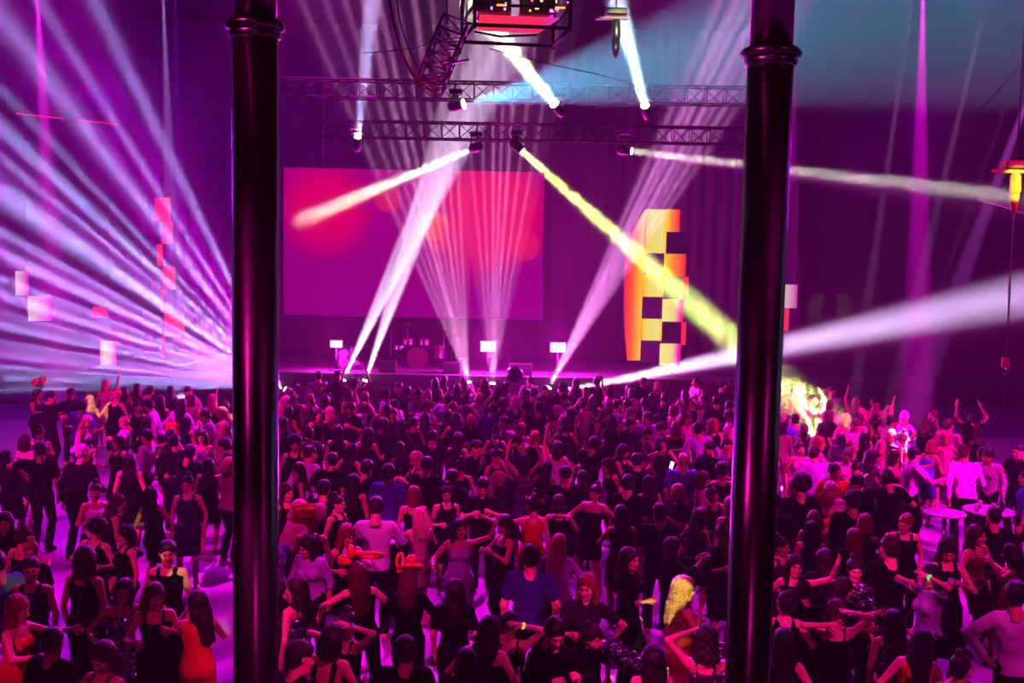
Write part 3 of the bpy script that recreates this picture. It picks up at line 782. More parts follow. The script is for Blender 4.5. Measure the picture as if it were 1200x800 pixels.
for a, w, g in ((-66, .9, .5), (-60, .6, .45), (-55, 1.2, .6), (-49, .5, .5), (-45, .9, .9), (-41.5, .5, .7), (-37, 1.6, 1.2), (-31, .6, .8), (-27.5, .9, 1.2), (-23, .5, .9), (-20, .8, 1.1), (-16.5, .4, .8), (-14, .6, 1.1), (-10.5, .4, .7), (-8, .5, 1.0), (-5.2, .35, .8), (-3, .45, 1.0), (-.6, .3, .7)):
    fan.append((a, w, g))
_half = 40.0; _ctr = -32.0     # degrees above the horizontal, towards picture left
_d = Vector((-math.cos(math.radians(32)), -.22, math.sin(math.radians(32))))
_u = Vector((-math.sin(math.radians(32)), 0, -math.cos(math.radians(32))))      # positive = lower
fan2 = [((a - _ctr) , w, g) for a, w, g in fan]
moving_head(_S, _S + _d, 'moving head light beside the near column throwing the wide fan', False, lens=LW)
fan_spot('lamp', _S + _d * .1, _d, _u, (.40, .34, 1), 8e6, 50, fan2, 2.4, blend=.08, lo=.0, radius=.012)
fan_spot('lamp', _S + _d * .1, _d, _u, (.75, .0, .9), 1.6e6, 50, [(-26, 9, .9), (-8, 5, .7), (4, 4, .9), (13, 6, .8), (24, 3, .8)], 3.5, blend=.2, lo=.0)
# -- on the trusses
head_beam(543, 122, 29, 905, 42, 26.5, (.34, .12, .5), .6e5, 13.4, 'moving head light on the upper truss throwing the wide cyan cone', fan=[(-10, 2.6, 1), (-4.5, 1.6, .7), (1.5, 3, 1), (8, 2, .8), (12, 2, .9)], thick=16, top=TZ2, lensr=.12, lo=.25)
_s = at(543, 122, 29 * KY); _t = at(905, 42, 26.5 * KY); _d0 = (_t - _s).normalized()
spot('lamp', _s + _d0 * .09, _t, (.0, .62, 1), 1.7e5, 12.9, .35, .05); spot('lamp', _s + _d0 * .09, _t, (.0, .7, 1), 1.5e5, 10, 1, .05)
head_beam(650, 122, 29, 588, 45, 27.5, (.72, 1, .40), 716800, 4.2, 'moving head light on the upper truss with a green white beam', top=TZ2, lensr=.11)
head_beam(756, 124, 29, 728, 20, 27, (.55, .85, 1), 546000, 3.6, 'moving head light at the far end of the upper truss', top=TZ2, lensr=.1)
head_beam(419, 161, 31, 437, 0, 29, (.62, .45, 1), 177408, 4, 'moving head light on the lower truss over the screen corner', top=TZ1)
head_beam(552, 175, 31, 293, 283, 41.8, (1, .82, .55), 816000, 1.7, 'moving head light on the lower truss aimed down at the screen', top=TZ1, blend=.5, radius=.09)
head_beam(612, 177, 31, 945, 476, 29.2, (.85, .95, .2), 800000, 2.8, 'moving head light on the lower truss with the yellow green beam', top=TZ1, blend=.6)
head_beam(740, 177, 31, 1250, 238, 27, (1, .85, .7), 840000, 1.1, 'moving head light on the lower truss aimed level to the right', top=TZ1, blend=.5)
_s = at(742, 178, 31 * KY); spot('lamp', _s + (at(1250, 246, 28 * KY) - _s).normalized() * .09, at(1250, 246, 28 * KY), (1, .06, .75), 3e5, 3.2, .6, .05)
# -- from lamps in the roof above the frame
def roof_beam(x0, x1, y1, Y, TY, c, p, h, bl=.5, y0=-30): return spot('roof_lamp', at(x0, y0, Y * KY), at(x1, y1, TY * KY), c, p * 6.8, h, bl, .03)
roof_beam(1073, 1000, 470, 26, 29, (1, .35, 1), .7e5, 1.0)
roof_beam(1163, 1040, 490, 26, 27, (1, .30, 1), .6e5, 1.2)
roof_beam(1235, 1105, 330, 27, 26, (.9, .1, .9), 5e4, .8)
roof_beam(1225, 1062, 500, 27, 25, (.9, .10, 1), .7e5, 2.2, y0=60)
roof_beam(1082, 1074, 470, 26, 27, (1, .0, .8), 1.5e5, 2.8)
roof_beam(930, 928, 480, 27, 27, (1, .02, .85), 8e4, 1.6)
roof_beam(42, 62, 330, 27, 34, (1, .02, .9), 2.2e5, 2.2)
roof_beam(190, 205, 340, 27, 33, (.6, .3, 1), 1.1e5, 1.6)
roof_beam(640, 806, 720, 24, 12, (.35, .02, 1), 6e3, 2.0)
roof_beam(205, 214, 700, 20, 15, (.35, .02, 1), 1.6e4, 1.8)
# -- strobes facing the room
def strobe(px, py, w, h, label):
    Y = 31.8; p = at(px, py, Y); W, H = w / FPX * Y, h / FPX * Y
    t = thing('strobe_light', label, 'stage light', (p.x, Y, SZ))
    z = p.z - SZ
    MB().box((0, .08, z), (W + .06, .14, H + .06), bev=.015).obj('housing', M_plastic, t)
    MB().box((0, 0, z), (W, .03, H), bev=.008).obj('lit_face', M_strobe, t)
    MB().tube([(0, .08, 0), (0, .08, z - H / 2)], .03).obj('stand_pole', M_metal, t)
    MB().lathe([(.25, 0), (.25, .03), (.05, .05)], (0, .08, 0), 16).obj('stand_base', M_metal, t)
    return p
for (px, py, w, h, lb, e) in ((394, 403, 13, 7, 'small bright white strobe left of the drum kit', 1500), (572, 406, 17, 11, 'bright white strobe facing the crowd below the screen centre', 3800), (654, 407, 17, 10, 'bright white strobe at the edge of the stage lighting', 3000)):
    p = strobe(px, py, w, h, lb)
    l = bpy.data.lights.new('strobe_glow', 'POINT'); l.energy = e; l.color = (1, .01, .75); l.shadow_soft_size = .12
    o = bpy.data.objects.new('strobe_glow', l); COL.objects.link(o); o.location = p + Vector((0, -.12, .02))
# -- washes
def wash(px, py, Y, tgt, c, p, half, r=.2, blend=1.0): return spot('wash_lamp', at(px, py, Y), tgt, c, p, half, blend, r)
W1 = (1, .0, .62)
for k, (p_, t_, c_, e_, h_, sc_, lo_) in enumerate((
    ((-5, 27, 14), (-4, 19, 0), (1, .0, .95), 34000, 34, 9, .1), ((4, 27, 14), (3, 18, 0), (1, .0, .95), 34000, 34, 9, .1),
    ((0, 26, 10.5), (-.5, 34.8, 2), (1, .0, .75), 12000, 30, 3, .6),
    ((14, 9, 11), (9, 20, 0), (1, .0, .58), 42000, 25, 12, .25), ((-14, 9, 11), (-9, 20, 0), (1, .0, .58), 28000, 25, 12, .15),
    ((-6, 1, 11), (0, 11, 0), (1, .008, .42), 10500, 36, 10, .03), ((7, 1, 11), (2, 12, 0), (1, .008, .50), 8500, 34, 10, .03),
    ((13, 25, 14), (8, 14, 0), (.8, .0, 1), 16000, 30, 9, .2), ((-13, 25, 14), (-7, 15, 0), (.6, .0, 1), 12000, 30, 9, .2))):
    breakup(spot('wash_lamp', p_, t_, c_, e_, h_, 1, .12), sc_, lo_, k)
for x, y, z, e, c in ((-11, 29, 9, 1500, (.35, 0, 1)), (11, 29, 9, 700, (.5, 0, .9))):  # added point fills without fixtures, to brighten the haze at the back
    l = bpy.data.lights.new('added_fill', 'POINT'); l.energy = e; l.color = c; l.shadow_soft_size = .3
    o = bpy.data.objects.new('added_fill', l); COL.objects.link(o); o.location = (x, y, z)
spot('added_column_light', (.3, -2.6, 5.6), (0, 7, 3.2), (1, .01, .42), 300, 32, 1, .06)  # added unseen spot that draws a pink stripe down the columns
# -- sharp yellow gobo patches on the crowd, from lamps on the balcony
def patch(px, py, z, half, p, c=(1, .95, .08), seed=0, src=(2.5, -1.5, 10.5), sc=22):
    t = on_z(px, py, z); o = spot('gobo_lamp', src, t, c, p, half, .15, .02); l = o.data; l.use_nodes = True; N, L = l.node_tree.nodes, l.node_tree.links
    em = [n for n in N if n.type == 'EMISSION'][0]; tc = N.new('ShaderNodeTexCoord'); v = N.new('ShaderNodeTexNoise'); v.inputs['Scale'].default_value = sc * 2.2; v.inputs['Detail'].default_value = 1
    mp = N.new('ShaderNodeMapping'); mp.inputs['Location'].default_value = (seed, seed * 2, 0); L.new(tc.outputs['Normal'], mp.inputs[0]); L.new(mp.outputs[0], v.inputs['Vector'])
    r = N.new('ShaderNodeValToRGB'); r.color_ramp.elements[0].position = .47; r.color_ramp.elements[0].color = (0, 0, 0, 1); r.color_ramp.elements[1].position = .53; L.new(v.outputs[0], r.inputs[0]); L.new(r.outputs[0], em.inputs[1])
patch(784, 712, 1.45, 1.5, 13000, seed=1)
patch(133, 600, 1.4, .9, 9000, seed=3, src=(-2.5, -1.5, 10.5)); patch(8, 670, 1.5, .8, 4000, c=(.7, .9, .3), seed=4, src=(-2.5, -1.5, 10.5))
patch(250, 738, 0.0, .8, 5000, c=(.8, 1, .3), seed=5, src=(-2.5, -1.5, 10.5)); patch(30, 668, 1.5, .8, 3500, seed=6, src=(-2.5, -1.5, 10.5))
patch(990, 497, 1.3, .5, 4e4, c=(1, .8, .08), seed=8); patch(115, 472, 1.5, .6, 3e4, seed=9, src=(-2.5, -1.5, 10.5))
patch(1015, 572, 1.3, .6, 9000, seed=10); patch(945, 650, 1.4, .5, 7000, seed=12); patch(264, 464, 2.0, .35, 3e4, seed=14, src=(-2.5, -1.5, 10.5))
# ------------------------------------------------------------------ projector cradle hanging at the top of the frame
ZB = on_z(553, 31, 8.7).z; N1, N2, F1, F2 = on_z(556, 29, 8.7), on_z(668, 33, 8.7), on_z(541, 49, 8.7), on_z(648, 54, 8.7)
base = (N1 + N2 + F1 + F2) / 4
rg = thing('projector_cradle', 'black metal cradle with a red lit underside hanging overhead', 'rigging', base)
for a_, b__ in ((N1, N2), (N2, F2), (F2, F1), (F1, N1)): MB().tube([a_ - base, b__ - base], .032, 8).obj('lower_bar', M_metal, rg)
for p_ in (N1, N2, F1, F2): MB().tube([p_ - base + Vector((0, 0, -.06)), p_ - base + Vector((0, 0, 1.25))], .03, 8).obj('post', M_metal, rg)
for h2 in (.32, 1.2):
    for a_, b__ in ((N1, N2), (N2, F2), (F2, F1), (F1, N1)): MB().tube([a_ - base + Vector((0, 0, h2)), b__ - base + Vector((0, 0, h2))], .024, 8).obj('upper_bar', M_metal, rg)
ex = (N2 - N1 + F2 - F1) / 2; ey = (F1 - N1 + F2 - N2) / 2
def loc_(u, v, z): return ex * u + ey * v + Vector((0, 0, z))
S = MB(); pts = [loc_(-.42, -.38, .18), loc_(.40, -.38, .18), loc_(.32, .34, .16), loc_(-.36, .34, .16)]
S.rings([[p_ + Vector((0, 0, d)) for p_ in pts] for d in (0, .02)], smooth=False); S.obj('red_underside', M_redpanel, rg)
MB().tube([loc_(-.4, .3, .13), loc_(-.1, .38, .09), loc_(.3, .32, .12)], .02, 6).obj('sagging_cable', M_blackcable, rg)
for (u, v, w) in ((-.24, 0, .62), (.24, .02, .60)):
    q = MB().box(loc_(u, v, .72), (w, .8, .86), bev=.04); pb = q.obj('projector_body', M_plastic, rg)
    MB().box(loc_(u, -.42, .72), (w * .6, .03, .3), bev=.005).obj('vent_grille', M_metal, pb)
LEDc = [emit('yellow indicator', (.9, .9, .1), 3), emit('pink indicator', (1, .15, .6), 3), emit('orange indicator', (1, .2, .03), 4), emit('violet indicator', (.5, .2, 1), 3)]
rr = random.Random(3)
for k in range(44):
    u, z = rr.uniform(-.46, .48), rr.uniform(.26, .75)
    MB().box(loc_(u, -.5 + rr.uniform(0, .05), z), (rr.uniform(.015, .06), .02, rr.uniform(.012, .045))).obj('indicator_light', LEDc[rr.choice((0, 0, 1, 3))], rg)
for u in (-.22, .38): MB().box(loc_(u, -.53, .31), (.16, .015, .025)).obj('orange_sticker', LEDc[2], rg)
for u in (-.5, .5): MB().tube([loc_(u, 0, 1.2), loc_(u * .4, 0, 8.2)], .012, 6).obj('hanging_wire', M_blackcable, rg)
# tilted truss stub with cables beside it
pa, pb = at(533, 30, 14.6), at(503, 100, 14.2)
tt, C4 = truss('hanging_truss', 'short aluminium truss piece hanging beside the projector cradle', pa, pb, .34, 5, M_alu, .02)
for k in range(7):
    a_ = Vector((rr.uniform(-.15, .15), rr.uniform(-.15, .15), 0)) + (pb - pa) * rr.uniform(.1, .95)
    MB().tube([a_, a_ + Vector((rr.uniform(-.3, .35), rr.uniform(-.1, .1), rr.uniform(-.1, .12)))], .014, 6).obj('clamp_arm', M_alu, tt)
for k, (dx, dy) in enumerate(((-.1, 0), (.08, .1), (.15, -.1))):
    MB().tube([(dx, dy, 0), (dx * 1.5, dy, 1.2), (dx * .5, dy, ZC - pa.z - .05)], .012, 6).obj('hoist_chain', M_blackcable, tt)
def cable(name, label, pix, Y, r, mat, n=8):
    P = [at(x, y, Y) for x, y in pix]; out = []
    for i in range(len(P) - 1):
        for t_ in range(n):
            t = t_ / n; p0, p1, p2_, p3 = P[max(i - 1, 0)], P[i], P[i + 1], P[min(i + 2, len(P) - 1)]
            out.append(.5 * ((2 * p1) + (p2_ - p0) * t + (2 * p0 - 5 * p1 + 4 * p2_ - p3) * t * t + (3 * p1 - p0 - 3 * p2_ + p3) * t ** 3))
    out.append(P[-1]); o = out[0].copy(); S = MB().tube([q - o for q in out], r, 8)
    return tag(S.obj(name, mat, None, o), label, 'cable')
cable('hanging_cable', 'thick red cable looping down from the roof to the truss stub', [(450, -40), (457, 5), (468, 55), (487, 92), (506, 106), (516, 104)], 14.4, .022, M_cable)
cable('hanging_cable', 'thin red cable curling under the truss stub', [(492, 90), (505, 94), (520, 88), (531, 84)], 14.3, .014, M_cable)
cable('hanging_cable', 'second thin red cable beside the thick loop', [(462, -30), (470, 30), (490, 80), (512, 100)], 14.5, .012, M_cable)
cable('hanging_cable', 'thin black cable running from the cradle down to the right', [(574, 57), (640, 74), (705, 88), (745, 100)], 14.5, .008, M_blackcable)
cable('hanging_cable', 'black cable sagging from the cradle to the truss stub', [(541, 49), (510, 50), (480, 57), (425, 62)], 14.6, .008, M_blackcable)
cable('hanging_wire', 'thin slanting red wire left of the near column', [(213, 190), (245, 180), (272, 171)], 20, .012, M_cable)
cable('hanging_wire', 'thin slanting red wire above the right side', [(1145, 132), (1168, 108), (1190, 82)], 20, .012, M_cable)
cable('hanging_wire', 'thin wire stretched towards the yellow lit lamp', [(1146, 235), (1170, 241), (1205, 252)], 20, .014, M_alu)
# red fairy lights strung across the upper left
t = thing('hanging_light_string', 'string of tiny red bulbs across the dark upper left', 'string lights', at(20, 133, 24))
o = t.location; bme = MB().ball((0, 0, 0), .011, 8, 6); w0 = bme.obj('bulb', M_red_led, t)
k = 0
for i in range(36):
    x = 20 + i * 3.35
    if 74 < x < 89: continue
    p_ = at(x, 133 + (x - 20) * .108, 24) - o
    if k == 0: w0.location = p_
    else: c_ = w0.copy(); COL.objects.link(c_); c_.parent = t; c_.location = p_
    k += 1
a_, b__ = at(8, 131.5, 24.05) - o, at(150, 147, 24.05) - o; MB().tube([a_, b__], .006, 6).obj('wire', M_blackcable, t)
for e in (a_, b__): MB().tube([e, Vector((e.x, e.y, ZC - o.z))], .004, 5).obj('hanger', M_blackcable, t)
# hanging lamps
def hang_lamp(px, py, Y, label, mat, s=1.0):
    p_ = at(px, py, Y); t = thing('hanging_lamp', label, 'stage light', p_)
    MB().tube([(0, 0, .30 * s), (0, 0, ZC - p_.z)], .012, 6).obj('hanging_cable', M_blackcable, t)
    MB().box((0, 0, .25 * s), (.34 * s, .2 * s, .1 * s), bev=.02).obj('bracket', mat, t)
    MB().box((-.06 * s, 0, .16 * s), (.5 * s, .08 * s, .05 * s), bev=.01).obj('yoke_arm', mat, t)
    MB().lathe([(.05 * s, .14 * s), (.07 * s, .1 * s), (.075 * s, -.1 * s), (.05 * s, -.14 * s)], (0, 0, 0), 16).obj('lamp_body', mat, t)
    MB().lathe([(.06 * s, -.14 * s), (.05 * s, -.3 * s), (.015 * s, -.42 * s)], (0, 0, 0), 16).obj('lamp_snout', mat, t)
    return t
hang_lamp(1190, 215, 18, 'yellow lit hanging lamp with a long snout at the right edge', M_yellow, 1.25)
hang_lamp(722, 34, 18, 'pale hanging lamp in the beam right of the projector cradle', M_alu, 1.1)
spot('gobo_lamp', (7, 8, 8), at(1190, 216, 18), (1, .9, .1), 1.2e4, 1.7, .6, .02)  # added plain spot, source unseen, throwing yellow onto the hanging fixture
spot('gobo_lamp', (3, 6, 8), at(722, 34, 18), (.9, .9, .35), 5e3, 1.7, .6, .02)
# chain hoist hanging at the right
p_ = at(1178, 430, 24); t = thing('chain_hoist', 'thin hanging chain with a hook block in the dark right side', 'rigging', p_)
MB().tube([(0, 0, .2), (0, 0, ZC - p_.z)], .018, 6).obj('chain', M_chrome, t); MB().box((0, 0, .1), (.16, .14, .24), bev=.03).obj('hook_block', M_cable, t)
MB().tube([(0, 0, -.02), (.05, 0, -.08), (.04, 0, -.16), (-.03, 0, -.17), (-.05, 0, -.1)], .014, 6).obj('hook', M_chrome, t)
MB().tube([(0.03, 0, 0), (0.03, 0, -1.6)], .008, 6).obj('trailing_cable', M_blackcable, t)

# ------------------------------------------------------------------ on the stage
dk = thing('drum_kit', 'drum kit standing on the dim stage under the screen', 'drum kit', (at(490, 415, 33.1).x, 33.0, SZ))
RX = Matrix.Rotation(math.radians(90), 3, 'X')
def drum(x, y, z, r, h, R=None, name='drum'):
    d = MB().lathe([(r, -h / 2), (r * 1.02, -h / 2 + .02), (r, -h / 2 + .03), (r, h / 2 - .03), (r * 1.02, h / 2 - .02), (r, h / 2)], (x, y, z), 28, R).obj(name, M_chrome if name == 'snare_drum' else M_drumshell, dk)
    return d
M_drumshell = simple('red drum shell', (.03, .01, .015), .3); M_cym = simple('brass cymbal', (.7, .5, .15), .25, 1.0)
drum(0, 0, .32, .33, .45, RX, 'bass_drum'); drum(-.3, -.05, .82, .16, .2, None, 'tom_drum'); drum(.2, -.05, .82, .16, .2, None, 'tom_drum'); drum(.62, .2, .5, .22, .42, None, 'floor_tom'); drum(-.6, .15, .62, .18, .14, None, 'snare_drum')
for (x, y, z, r) in ((-.85, .1, 1.15, .22), (.8, .0, 1.25, .25), (-.35, .35, 1.35, .22), (1.15, .3, 1.0, .2)):
    c_ = MB().lathe([(.01, .02), (.04, .02), (r, -.01), (r, -.014), (.01, .0)], (x, y, z), 24).obj('cymbal', M_cym, dk); MB().tube([(x, y, 0), (x, y, z + .05)], .014, 6).obj('cymbal_stand', M_chrome, dk)
def speaker(px, pyt, pyb, wpx, Y, label):
    p_ = at(px, pyb, Y); H = at(px, pyt, Y).z - SZ; W = wpx / FPX * Y
    t = thing('loudspeaker', label, 'loudspeaker', (p_.x, Y, SZ)); c_ = MB().box((0, 0, H / 2), (W, .6, H), bev=.02).obj('cabinet', M_plastic, t)
    MB().box((0, -.31, H / 2), (W * .9, .02, H * .94), bev=.005).obj('grille', M_metal, t)
    for k in (.27, .72): MB().lathe([(W * .36, 0), (W * .34, .02), (W * .1, -.03)], (0, -.325, H * k), 20, RX).obj('driver_cone', M_stage, t)
speaker(404, 405, 440, 20, 32.4, 'tall black loudspeaker left of the drum kit'); speaker(420, 424, 440, 14, 32.5, 'low black loudspeaker beside the tall one')
for (px, w) in ((455, .5), (530, .5), (610, .7)):
    p_ = at(px, 436, 31.8); t = thing('stage_monitor', 'black wedge monitor on the stage edge near x', 'loudspeaker', (p_.x, 31.7, SZ))
    t['label'] = {455: 'black wedge monitor on the stage front left of the drums', 530: 'black wedge monitor on the stage front right of the drums', 610: 'wide black wedge monitor beside the middle strobe'}[px]
    S = MB(); S.rings([[(x, -.22, 0), (x, .22, 0), (x, .2, .32), (x, -.1, .34)] for x in (-w / 2, w / 2)], smooth=False); S.obj('cabinet', M_plastic, t)
    MB().box((0, -.18, .17), (w * .9, .015, .3), Matrix.Rotation(math.radians(-20), 3, 'X')).obj('grille', M_metal, t)

# ------------------------------------------------------------------ things among the crowd
p_ = at(603, 440, 28.6)
bl = thing('balloon', 'round navy balloon floating above heads at the stage', 'balloon', p_)
MB().ball((0, 0, 0), (.23, .23, .26), 24, 16).obj('balloon_skin', M_balloon, bl); MB().lathe([(.012, 0), (.03, -.03), (.02, -.035)], (0, 0, -.255), 10).obj('knot', M_balloon, bl)
MB().tube([(0, 0, -.28), (.03, 0, -.6), (-.02, 0, -1.0)], .004, 5).obj('string', M_table, bl)
def table(px, py, label, h=1.08, r=.36, cloth_=None, top=None):
    c_ = on_z(px, py, h); t = thing('cocktail_table', label, 'table', (c_.x, c_.y, 0))
    MB().lathe([(r * .97, h - .03), (r, h - .022), (r, h - .005), (r * .98, h)], n=40).obj('tabletop', top or M_table, t)
    if cloth_ is None:
        MB().tube([(0, 0, .03), (0, 0, h - .03)], .035, 12).obj('pedestal', M_chrome, t); MB().lathe([(.24, 0), (.24, .015), (.05, .04)], n=28).obj('foot_plate', M_chrome, t)
    else:
        S = MB(); S.rings([[(rad * math.cos(a) * (1 + .06 * math.sin(6 * a)), rad * math.sin(a) * (1 + .06 * math.sin(6 * a)), z) for a in [2 * math.pi * i / 48 for i in range(48)]] for rad, z in ((r * .6, 0), (r * .5, .3), (r * .52, .8), (r * .9, h - .06), (r * .96, h - .031))]); S.obj('table_cloth', cloth_, t)
    return c_
def cup(p_, label, mat=None, h=.12, r=.036):
    t = thing('cup', label, 'cup', p_)
    MB().lathe([(r * .75, 0), (r, h), (r * .93, h), (r * .7, .008)], n=16).obj('cup_wall', mat or M_glass, t); MB().lathe([(r * .72, .009), (r * .85, h * .6), (.004, h * .6)], n=16).obj('drink', M_drink, t)
M_drink = simple('pale drink', (.6, .35, .3), .1)
tA = table(1159, 597, 'white round cocktail table crowded with cups at the right edge', r=.40); tB = table(1107, 600, 'white round cocktail table behind the man in the white shirt', r=.33)
tC = table(1026, 642, 'white round cocktail table with a cup behind the dark suited man', r=.24); tD = table(462, 629, 'round cocktail table dressed in stretched black cloth', r=.30, cloth_=CLOTH['k'])
for k, (dx, dy, lb) in enumerate(((-.25, -.1, 'clear cup near the front left rim of the crowded cocktail table'), (-.1, .12, 'clear cup behind the others on the crowded cocktail table'), (.05, -.05, 'clear cup in the middle of the crowded cocktail table'), (.27, .1, 'clear cup at the right rim of the crowded cocktail table'))):
    cup(tA + Vector((dx, dy, 0)), lb)
cup(tC + Vector((-.1, .0, 0)), 'clear cup on the small table behind the dark suited man'); cup(tD + Vector((.1, -.08, 0)), 'clear cup on the black clothed cocktail table')
t = thing('bottle', 'dark glass bottle on the crowded cocktail table', 'bottle', tA + Vector((.14, -.12, 0)))
MB().lathe([(.032, 0), (.033, .14), (.013, .19), (.012, .25)], n=16).obj('bottle_glass', simple('dark bottle glass', (.02, .05, .02), .1), t); MB().lathe([(.013, .25), (.014, .265), (.012, .27)], n=12).obj('cap', M_chrome, t)

# flight cases that carry the stage edge lamps
for k, o in enumerate([o for o in bpy.data.objects if o.name.startswith('moving_head_light') and o.location.z < 2.5]):
    hgt = o.location.z - .065; y_ = o.location.y
    t = thing('flight_case', ['', 'first ', 'second ', 'third ', 'fourth ', 'fifth ', 'sixth ', 'seventh '][0] + 'black flight case carrying the ' + o['label'].replace('moving head light ', 'lamp ')[:58].rsplit(' ', 1)[0], 'case', (o.location.x, y_, 0))
    MB().box((0, 0, hgt / 2), (.44, .4, hgt), bev=.015).obj('case_body', M_plastic, t)
    for a in (-.21, .21):
        for b2 in (-.19, .19): MB().box((a, b2, hgt / 2), (.03, .03, hgt + .006)).obj('edge_rail', M_alu, t)
# ------------------------------------------------------------------ the crowd: poses, outfits, placement
HANG = (.06, .04, -.52)
POSES = {
 'stand': dict(L=HANG, R=(.08, .1, -.48), head=(15, 5, 0)),
 'hold': dict(L=HANG, R=(.0, .3, -.2), hr='grip', head=(-12, 8, 0)),
 'phone': dict(L=(-.05, .28, -.1), R=(-.05, .3, -.12), hl='grip', hr='grip', head=(0, 28, 0), poleL=(.7, 0, -.8), poleR=(.7, 0, -.8)),
 'dance': dict(L=(.12, .24, .16), R=(.2, .2, -.22), twist=14, head=(-20, 8, 6), drop=.05, side=4, feet=((.16, .1), (.12, -.1)), poleL=(1, .2, -.5)),
 'up': dict(L=(.1, .12, .5), R=(.16, .25, -.2), hl='open', head=(10, -12, 0), side=-4, poleL=(1, .3, 0)),
 'up2': dict(L=(.12, .14, .46), R=(.1, .16, .44), hl='open', hr='open', head=(0, -10, 0), poleL=(1, .2, 0), poleR=(1, .2, 0)),
 'side': dict(L=(.5, .12, .03), R=HANG, hl='open', head=(25, 5, 0), twist=8),
 'reach': dict(L=(.05, .5, .02), R=(.1, .42, -.12), hl='open', head=(0, 4, 0), lean=4),
 'hair': dict(L=(-.02, .14, .27), R=(-.06, .2, .14), hl='open', hr='open', head=(10, 14, 0), poleL=(1, .4, -.2), poleR=(1, .5, -.4)),
 'hip': dict(L=(.1, .0, -.36), R=(-.02, .26, -.2), poleL=(1, -.1, 0), hr='grip', head=(-20, 10, 0), side=3),
 'talk': dict(lean=16, L=HANG, R=(.05, .32, -.3), head=(-25, 0, 5), hr='grip'),
 'bend': dict(lean=52, L=(.05, .2, -.42), R=(.02, .25, -.4), head=(0, -10, 0), feet=((.13, -.12), (.13, -.12)), drop=.06),
 'clap': dict(L=(-.1, .36, .12), R=(-.1, .38, .1), hl='open', hr='open', head=(12, -6, 0), poleL=(1, 0, -.6), poleR=(1, 0, -.6)),
 'low': dict(L=(.34, .16, -.34), R=(.28, .24, -.22), hl='open', hr='relaxed', head=(-10, 8, 6), twist=10, drop=.04, side=5, feet=((.18, .06), (.14, -.06)), poleL=(.6, -.2, -.4)),
 'hug': dict(L=(.0, .42, .02), R=(.02, .4, -.1), head=(24, 6, 8), lean=8, hl='open'),
 'sway': dict(L=(.14, .24, -.3), R=(.12, .26, -.26), side=-6, twist=-12, head=(20, 5, -5), drop=.04, feet=((.1, .06), (.16, -.04))),
 'wave': dict(L=(.3, .2, .34), R=(.2, .2, -.25), hl='open', lean=3, head=(15, 0, 4), poleL=(1, 0, -.2)),
}
OUT = {  # sleeves/neck, dress length or None, lower garment
 'cd': ('cami', .36, None), 'sd': ('strapless', .34, None), 'td': ('tank', .38, None), 'gd': ('cami', .80, None), 'ld': ('lowback', .4, None),
 'ct': ('cami', None, 'trousers'), 'ss': ('strapless', None, 'skirt'), 'tt': ('tee', None, 'trousers'), 'ts': ('tee', None, 'skirt'), 'bl': ('half', None, 'trousers'),
 'td2': ('tank', .55, None), 'tk': ('tank', None, 'trousers'), 'sh': ('shirt', None, 'trousers'), 'te': ('tee', None, 'trousers'), 'jk': ('jacket', None, 'trousers'), 'ta': ('tank', None, 'trousers'),
 'tg': ('tee', .5, None), 'bs': ('half', None, 'skirt')}
GNAME = {'cami': 'top', 'strapless': 'top', 'tank': 'top', 'tee': 'tshirt', 'half': 'blouse', 'shirt': 'shirt', 'jacket': 'jacket', 'lowback': 'top'}

_bod, _geo, _hair, _shoe = {}, {}, {}, {}
def get_body(pose, sex):
    k = (pose, sex)
    if k not in _bod:
        b = Body(sex=sex, **POSES[pose]); _bod[k] = b; _geo[k] = to_mesh('person', b.body())
    return _bod[k], _geo[k]
def get_part(pose, sex, what, *a):
    k = (pose, sex, what) + a
    if k not in _geo:
        b = get_body(pose, sex)[0]
        _geo[k] = to_mesh(what, getattr(b, what)(*a))
    return _geo[k]
def get_hair(k):
    if k not in _hair: _hair[k] = to_mesh('hair', hair_geo(k))
    return _hair[k]

def link_obj(name, me, mats, parent=None, M=None):
    o = bpy.data.objects.new(name, me); COL.objects.link(o)
    if parent is not None: o.parent = parent
    if M is not None: o.matrix_local = M
    for i, m in enumerate(mats):
        if i < len(o.material_slots): o.material_slots[i].link = 'OBJECT'; o.material_slots[i].material = m
    return o

